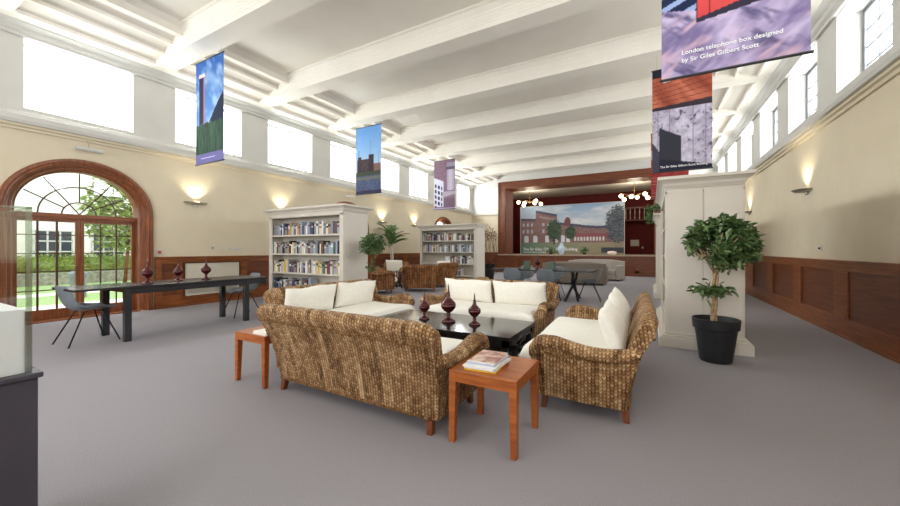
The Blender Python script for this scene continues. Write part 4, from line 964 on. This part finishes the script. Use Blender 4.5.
def b_brick(u, v):
    img = mixc(C(112, 88, 104), C(146, 120, 136), fbm(u*30, v*60))
    put(img, (np.mod(v*46, 1) < 0.12), C(136, 116, 130))
    put(img, (u > 0.62) & (u < 0.98) & (v > 0.38) & (v < 0.85), mixc(C(156, 146, 170), C(190, 180, 196), np.sin((u-0.62)*9))); put(img, (u > 0.56) & (v > 0.80) & (v < 0.86), C(98, 90, 108)); put(img, (u > 0.62) & (v > 0.86) & (v < 0.95), C(150, 140, 160))
    win = (u < 0.46) & (v < 0.66-0.2*u) & (v > 0.05); put(img, win, C(206, 206, 226))
    uu = np.mod(u/0.46*3, 1); vv = np.mod((v+0.2*u)*9, 1); put(img, win & (v < 0.58-0.2*u) & (uu > 0.2) & (uu < 0.85) & (vv > 0.2) & (vv < 0.85) & (u < 0.40), C(58, 58, 78))
    put(img, (v < 0.36-0.0*u) & (v > 0.24+0.1*(u-0.4)) & (u > 0.4), C(172, 160, 178)); put(img, (v < 0.22) & (u > 0.45), mixc(C(104, 82, 100), C(130, 108, 124), fbm(u*30, v*50))); put(img, v < 0.03, C(170, 160, 200))
    return img
def b_marble(u, v):
    img = mixc(C(150, 140, 160), C(206, 202, 220), fbm(u*9, v*18)*1.5-0.2)
    img = mixc(img, np.broadcast_to(C(84, 76, 104), img.shape), (0.38-fbm(u*18+4, v*26))*7); put(img, (np.abs(np.mod(u*5, 1)-.5) < 0.03), C(130, 122, 146))
    wood = v > 0.62+0.03*u; put(img, wood, mixc(C(112, 48, 36), C(196, 116, 92), fbm((u-0.3)*4+v*6, v*3)*1.3-0.1)); put(img, wood & (np.mod(v*24-u*7*(v-0.55), 1) < 0.12), C(110, 52, 44))
    put(img, (v > 0.60) & (v < 0.63+0.03*u), C(58, 50, 56)); put(img, (v > 0.92) & (u < 0.35-(1-v)*1.5), C(40, 40, 52)); put(img, (v > 0.955-0.12*(1-u)+0.0*u) & (u > 0.2), C(186, 170, 176))
    slab = (u > 0.13) & (u < 0.5) & (v < 0.43-0.10*(u-0.13)/0.37+0.0) ; put(img, slab, C(56, 56, 66)); put(img, v < 0.14-0.1*u, C(46, 46, 60)); put(img, (u < 0.13) & (v < 0.3-0.8*u), C(70, 66, 84))
    return img
def b_phone(u, v):
    img = mixc(C(120, 108, 150), C(196, 182, 214), fbm(u*5+v*4, v*16-u*5)*1.7-0.3)
    img = mixc(img, np.broadcast_to(C(100, 92, 128), img.shape), (0.40-fbm(u*5-v*4, v*26+u*9))*5)
    img = mixc(img, np.broadcast_to(C(206, 172, 188), img.shape), (fbm(u*4+3, v*20-u*6)-0.60)*4)
    st = (v > 0.30-0.12*u) & (u < 0.34); put(img, st, mixc(C(36, 46, 76), C(150, 168, 210), (np.mod(v*16-u*3, 1) > 0.62)*1.0)); put(img, (v > 0.33) & (u > 0.70), C(84, 78, 96))
    sh = (u > 0.26) & (u < 0.76) & (v > 0.215+0.06*(u-0.26)) & (v < 0.32); put(img, sh, C(52, 50, 66))
    box = (u > 0.27) & (u < 0.70) & (v > 0.235+0.10*(u-0.27)) & (v < 0.93); put(img, box, mixc(C(196, 66, 68), C(214, 92, 90), fbm(u*6, v*9)))
    put(img, box & (np.abs(u-0.36) < 0.004), C(140, 34, 44)); put(img, box & (np.abs(u-0.655) < 0.005), C(120, 32, 44))
    gl = box & (u > 0.39) & (u < 0.64) & (v > 0.40) & (v < 0.86); put(img, gl & (np.mod((u-0.39)/0.25*3, 1) > 0.12) & (np.mod((v-0.40)/0.46*7, 1) > 0.10), C(54, 50, 62))
    return img
def b_red(u, v):
    img = mixc(C(120, 42, 44), C(160, 72, 68), fbm(u*12, v*30)); put(img, np.mod(v*22, 1) < 0.1, C(176, 120, 112)); put(img, (v > 0.6) & (v < 0.75), C(170, 150, 146)); put(img, (u > 0.9) & (v < 0.3), C(60, 40, 44))
    return img
banner(-7.24, 3.70, 2.88, 0.94, 1.96, b_tower, 'blue banner picturing a dark tower above trees, before the clerestory windows')
banner(-7.14, 7.94, 2.86, 0.95, 1.95, b_station, 'pale blue banner picturing a riverside brick power station with chimneys')
banner(-7.12, 12.3, 2.84, 0.95, 1.93, b_brick, 'purple-brown banner picturing a brick wall, window and stone column')
bm = banner(0.49, 7.94, 2.72, 0.94, 1.95, b_marble, 'banner picturing curved red wood above pale marble and a dark slab')
text('The Sir Giles Gilbert Scott Building', 0.052, (-0.34, -0.006, 0.075), bm)
bp = banner(0.555, 3.62, 2.71, 0.95, 1.98, b_phone, 'large banner picturing a red telephone box, hanging nearest the camera', 110, 220)
t1 = text('London telephone box designed', 0.050, (-0.33, -0.006, 0.185), bp); t2 = text('by Sir Giles Gilbert Scott', 0.050, (-0.33, -0.006, 0.12), bp)
banner(0.47, 12.3, 2.74, 0.94, 1.95, b_red, 'dark red brick banner half hidden behind the marble one')

# ------------------------------------------------------------ wall fittings
def sconce(s, y, label):
    X = XL if s < 0 else XR; d = -s
    r = thing('wall_sconce', label, 'lamp', (X+d*0.001, y, 2.28), 0, 'uplighter wall lamps')
    m = MB(); n = 12; rings = []
    for i in range(n+1):
        t = -1+2*i/n; w = math.sqrt(max(0.0, 1-t*t)); dep = 0.02+0.20*w; zz = 0.02+0.012*abs(t)
        rings.append([(0, t*0.24, zz-0.035*w), (d*dep*0.7, t*0.24, zz-0.03*w), (d*dep, t*0.24, zz+0.01), (d*dep*0.9, t*0.24, zz+0.012), (d*dep*0.6, t*0.24, zz-0.015*w), (0, t*0.24, zz-0.02*w)])
    m.loft(rings); m.build('shade', M['chrome'], r, smooth='auto')
    m = MB(); m.tube([(d*0.08, -0.05, 0.045), (d*0.08, 0.05, 0.045)], 0.010, 8); m.build('bulb', M['sconce_lit'], r)
    m = MB(); m.box(0, d*0.03, -0.05, 0.05, -0.05, 0.03); m.build('bracket', M['chrome'], r, bevel=0.004)
    l = bpy.data.lights.new('sconce_light', 'SPOT'); l.energy = 26; l.color = (1, 0.88, 0.66); l.shadow_soft_size = 0.04; l.spot_size = math.radians(120); l.spot_blend = 0.8
    o = bpy.data.objects.new('sconce_light', l); COL.objects.link(o); o.parent = r; o.location = (d*0.12, 0, 0.07); o.rotation_euler = (PI, math.radians(0), 0)
SL = ['beside the arched garden doors', 'above the big bookcase', 'between the bookcase and the palm', 'above the palm', 'over the distant bookcase', 'near the stage corner']
for y, t in zip((4.33, 6.5, 8.67, 10.83, 13.0, 15.2), SL): sconce(-1, y, 'lit uplighter wall lamp on the garden-side wall ' + t)
sconce(1, 8.72, 'lit uplighter wall lamp on the panelled wall beside the fig tree'); sconce(1, 13.0, 'lit uplighter wall lamp half hidden behind the bookcase end')
def spotfit(y, label):
    r = thing('picture_light', label, 'lamp', (XL+0.10, y, 3.06), 0, 'slim picture lights over the arched doors')
    m = MB(); m.tube([(0.06, -0.18, 0), (0.06, 0.18, 0)], 0.034, 10); m.build('tube_shade', M['white'], r, smooth='auto'); m = MB(); m.tube([(-0.05, 0, 0.18), (0.0, 0, 0.14), (0.06, 0, 0)], 0.006, 6); m.build('arm', M['chrome'], r)
spotfit(2.52, 'slim white picture light over the arched doors behind the long table'); spotfit(9.0, 'slim white picture light over the arch hidden by the big bookcase')
# radiator
r = thing('radiator', 'pale grey radiator grille set in the panelling behind the long table', 'radiator', (XL+0.05, 4.69, 0.22))
m = MB(); m.box(-0.03, 0.03, -0.60, 0.60, 0.0, 0.72); m.build('panel', M['radiator'], r, bevel=0.004)
m = MB(); m.box(-0.03, 0.045, -0.625, -0.60, -0.0, 0.745); m.box(-0.03, 0.045, 0.60, 0.625, 0.0, 0.745); m.box(-0.03, 0.045, -0.60, 0.60, 0.72, 0.745); m.build('frame', M['darkwood'], r)
m = MB()
for k in range(3): m.box(0.03, 0.036, -0.55, 0.55, 0.05+k*0.035, 0.07+k*0.035)
m.build('vent_slat', M['chrome'], r)
m = MB(); m.box(0, 0.025, -0.05, 0.05, -0.05, 0.05); o = m.build('call_point', M['white'], bevel=0.003); o.location = (XL, 3.64, 1.19); tag(o, 'small square red and white alarm button beside the arched door frame', 'alarm button')
m = MB(); m.box(0.025, 0.032, -0.03, 0.03, -0.03, 0.03); c = m.build('button', new_mat('alarm_red', (170, 50, 44), 0.4), o); c['label'] = 'dark red button face'
def plate(X, y, z, label, d):
    m = MB(); m.box(0, d*0.012, -0.045, 0.045, -0.045, 0.045); o = m.build('wall_socket', M['white'], bevel=0.003); o.location = (X, y, z); tag(o, label, 'socket')
    m = MB(); m.sphere((d*0.018, 0, 0), 0.016, 10, 8); m.build('plug', M['iron'], o)
plate(XL, 4.70, 1.29, 'white socket plate with a black stud above the radiator', 1)
plate(XR, 8.15, 1.27, 'white socket plate with a dark stud above the panelling beside the fig tree', -1)
m = MB(); m.box(0, 0.02, -0.16, 0.16, -0.03, 0.03); o = m.build('wall_sign', M['white'], bevel=0.002); o.location = (XL, 5.25, 1.27); tag(o, 'small pale strip sign on the wall above the radiator end', 'sign')

# ------------------------------------------------------------ display case
DC = thing('display_case', 'glass display case with a white block inside on a dark grey plinth', 'display case', (-2.30, -0.07, 0))
def dcbox(nm, x0, x1, y0, y1, z0, z1, mat, bev=0.0): m = MB(); m.box(x0, x1, y0, y1, z0, z1); return m.build(nm, M[mat], DC, bevel=bev)
xe, ye = 0.32, 0.505
dcbox('plinth', -xe+0.012, xe-0.012, -ye+0.012, ye-0.012, 0, 0.775, 'plinth', 0.003); dcbox('cap', -xe, xe, -ye, ye, 0.775, 0.795, 'plinth', 0.004)
a, b = xe-0.025, ye-0.025; z0, z1 = 0.795, 1.40; t = 0.006
m = MB(); m.box(a-t, a, -b, b, z0, z1); m.box(-a, -a+t, -b, b, z0, z1); m.box(-a+t, a-t, -b, -b+t, z0, z1); m.box(-a+t, a-t, b-t, b, z0, z1); m.box(-a, a, -b, b, z1, z1+t); m.build('glass_box', M['caseglass'], DC)
m = MB()
for sx in (-1, 1):
    for sy in (-1, 1): m.box(sx*(a-0.014), sx*(a+0.001), sy*(b-0.014), sy*(b+0.001), z0, z1+t)
for s in (-1, 1): m.box(s*(a-0.006), s*(a+0.001), -b, b, z1, z1+0.008); m.box(-a, a, s*(b-0.006), s*(b+0.001), z1, z1+0.008)
m.build('glass_edge', M['glassedge'], DC)
o = dcbox('display_block', -a+0.01, a-0.01, -b+0.015, b-0.015, z0, 1.03, 'whitebox', 0.002)
m = MB(); m.box(-0.10, 0.10, -0.25, 0.15, 0, 0.02)
for k in range(4): m.box(-0.08, 0.08, -0.2+k*0.08, -0.16+k*0.08, 0.02, 0.10+0.03*(k % 2))
o = m.build('architectural_model', M['basket'], bevel=0.003); o.location = (-2.32, -0.15, 1.031); tag(o, 'small brown model on the white block inside the display case', 'model')
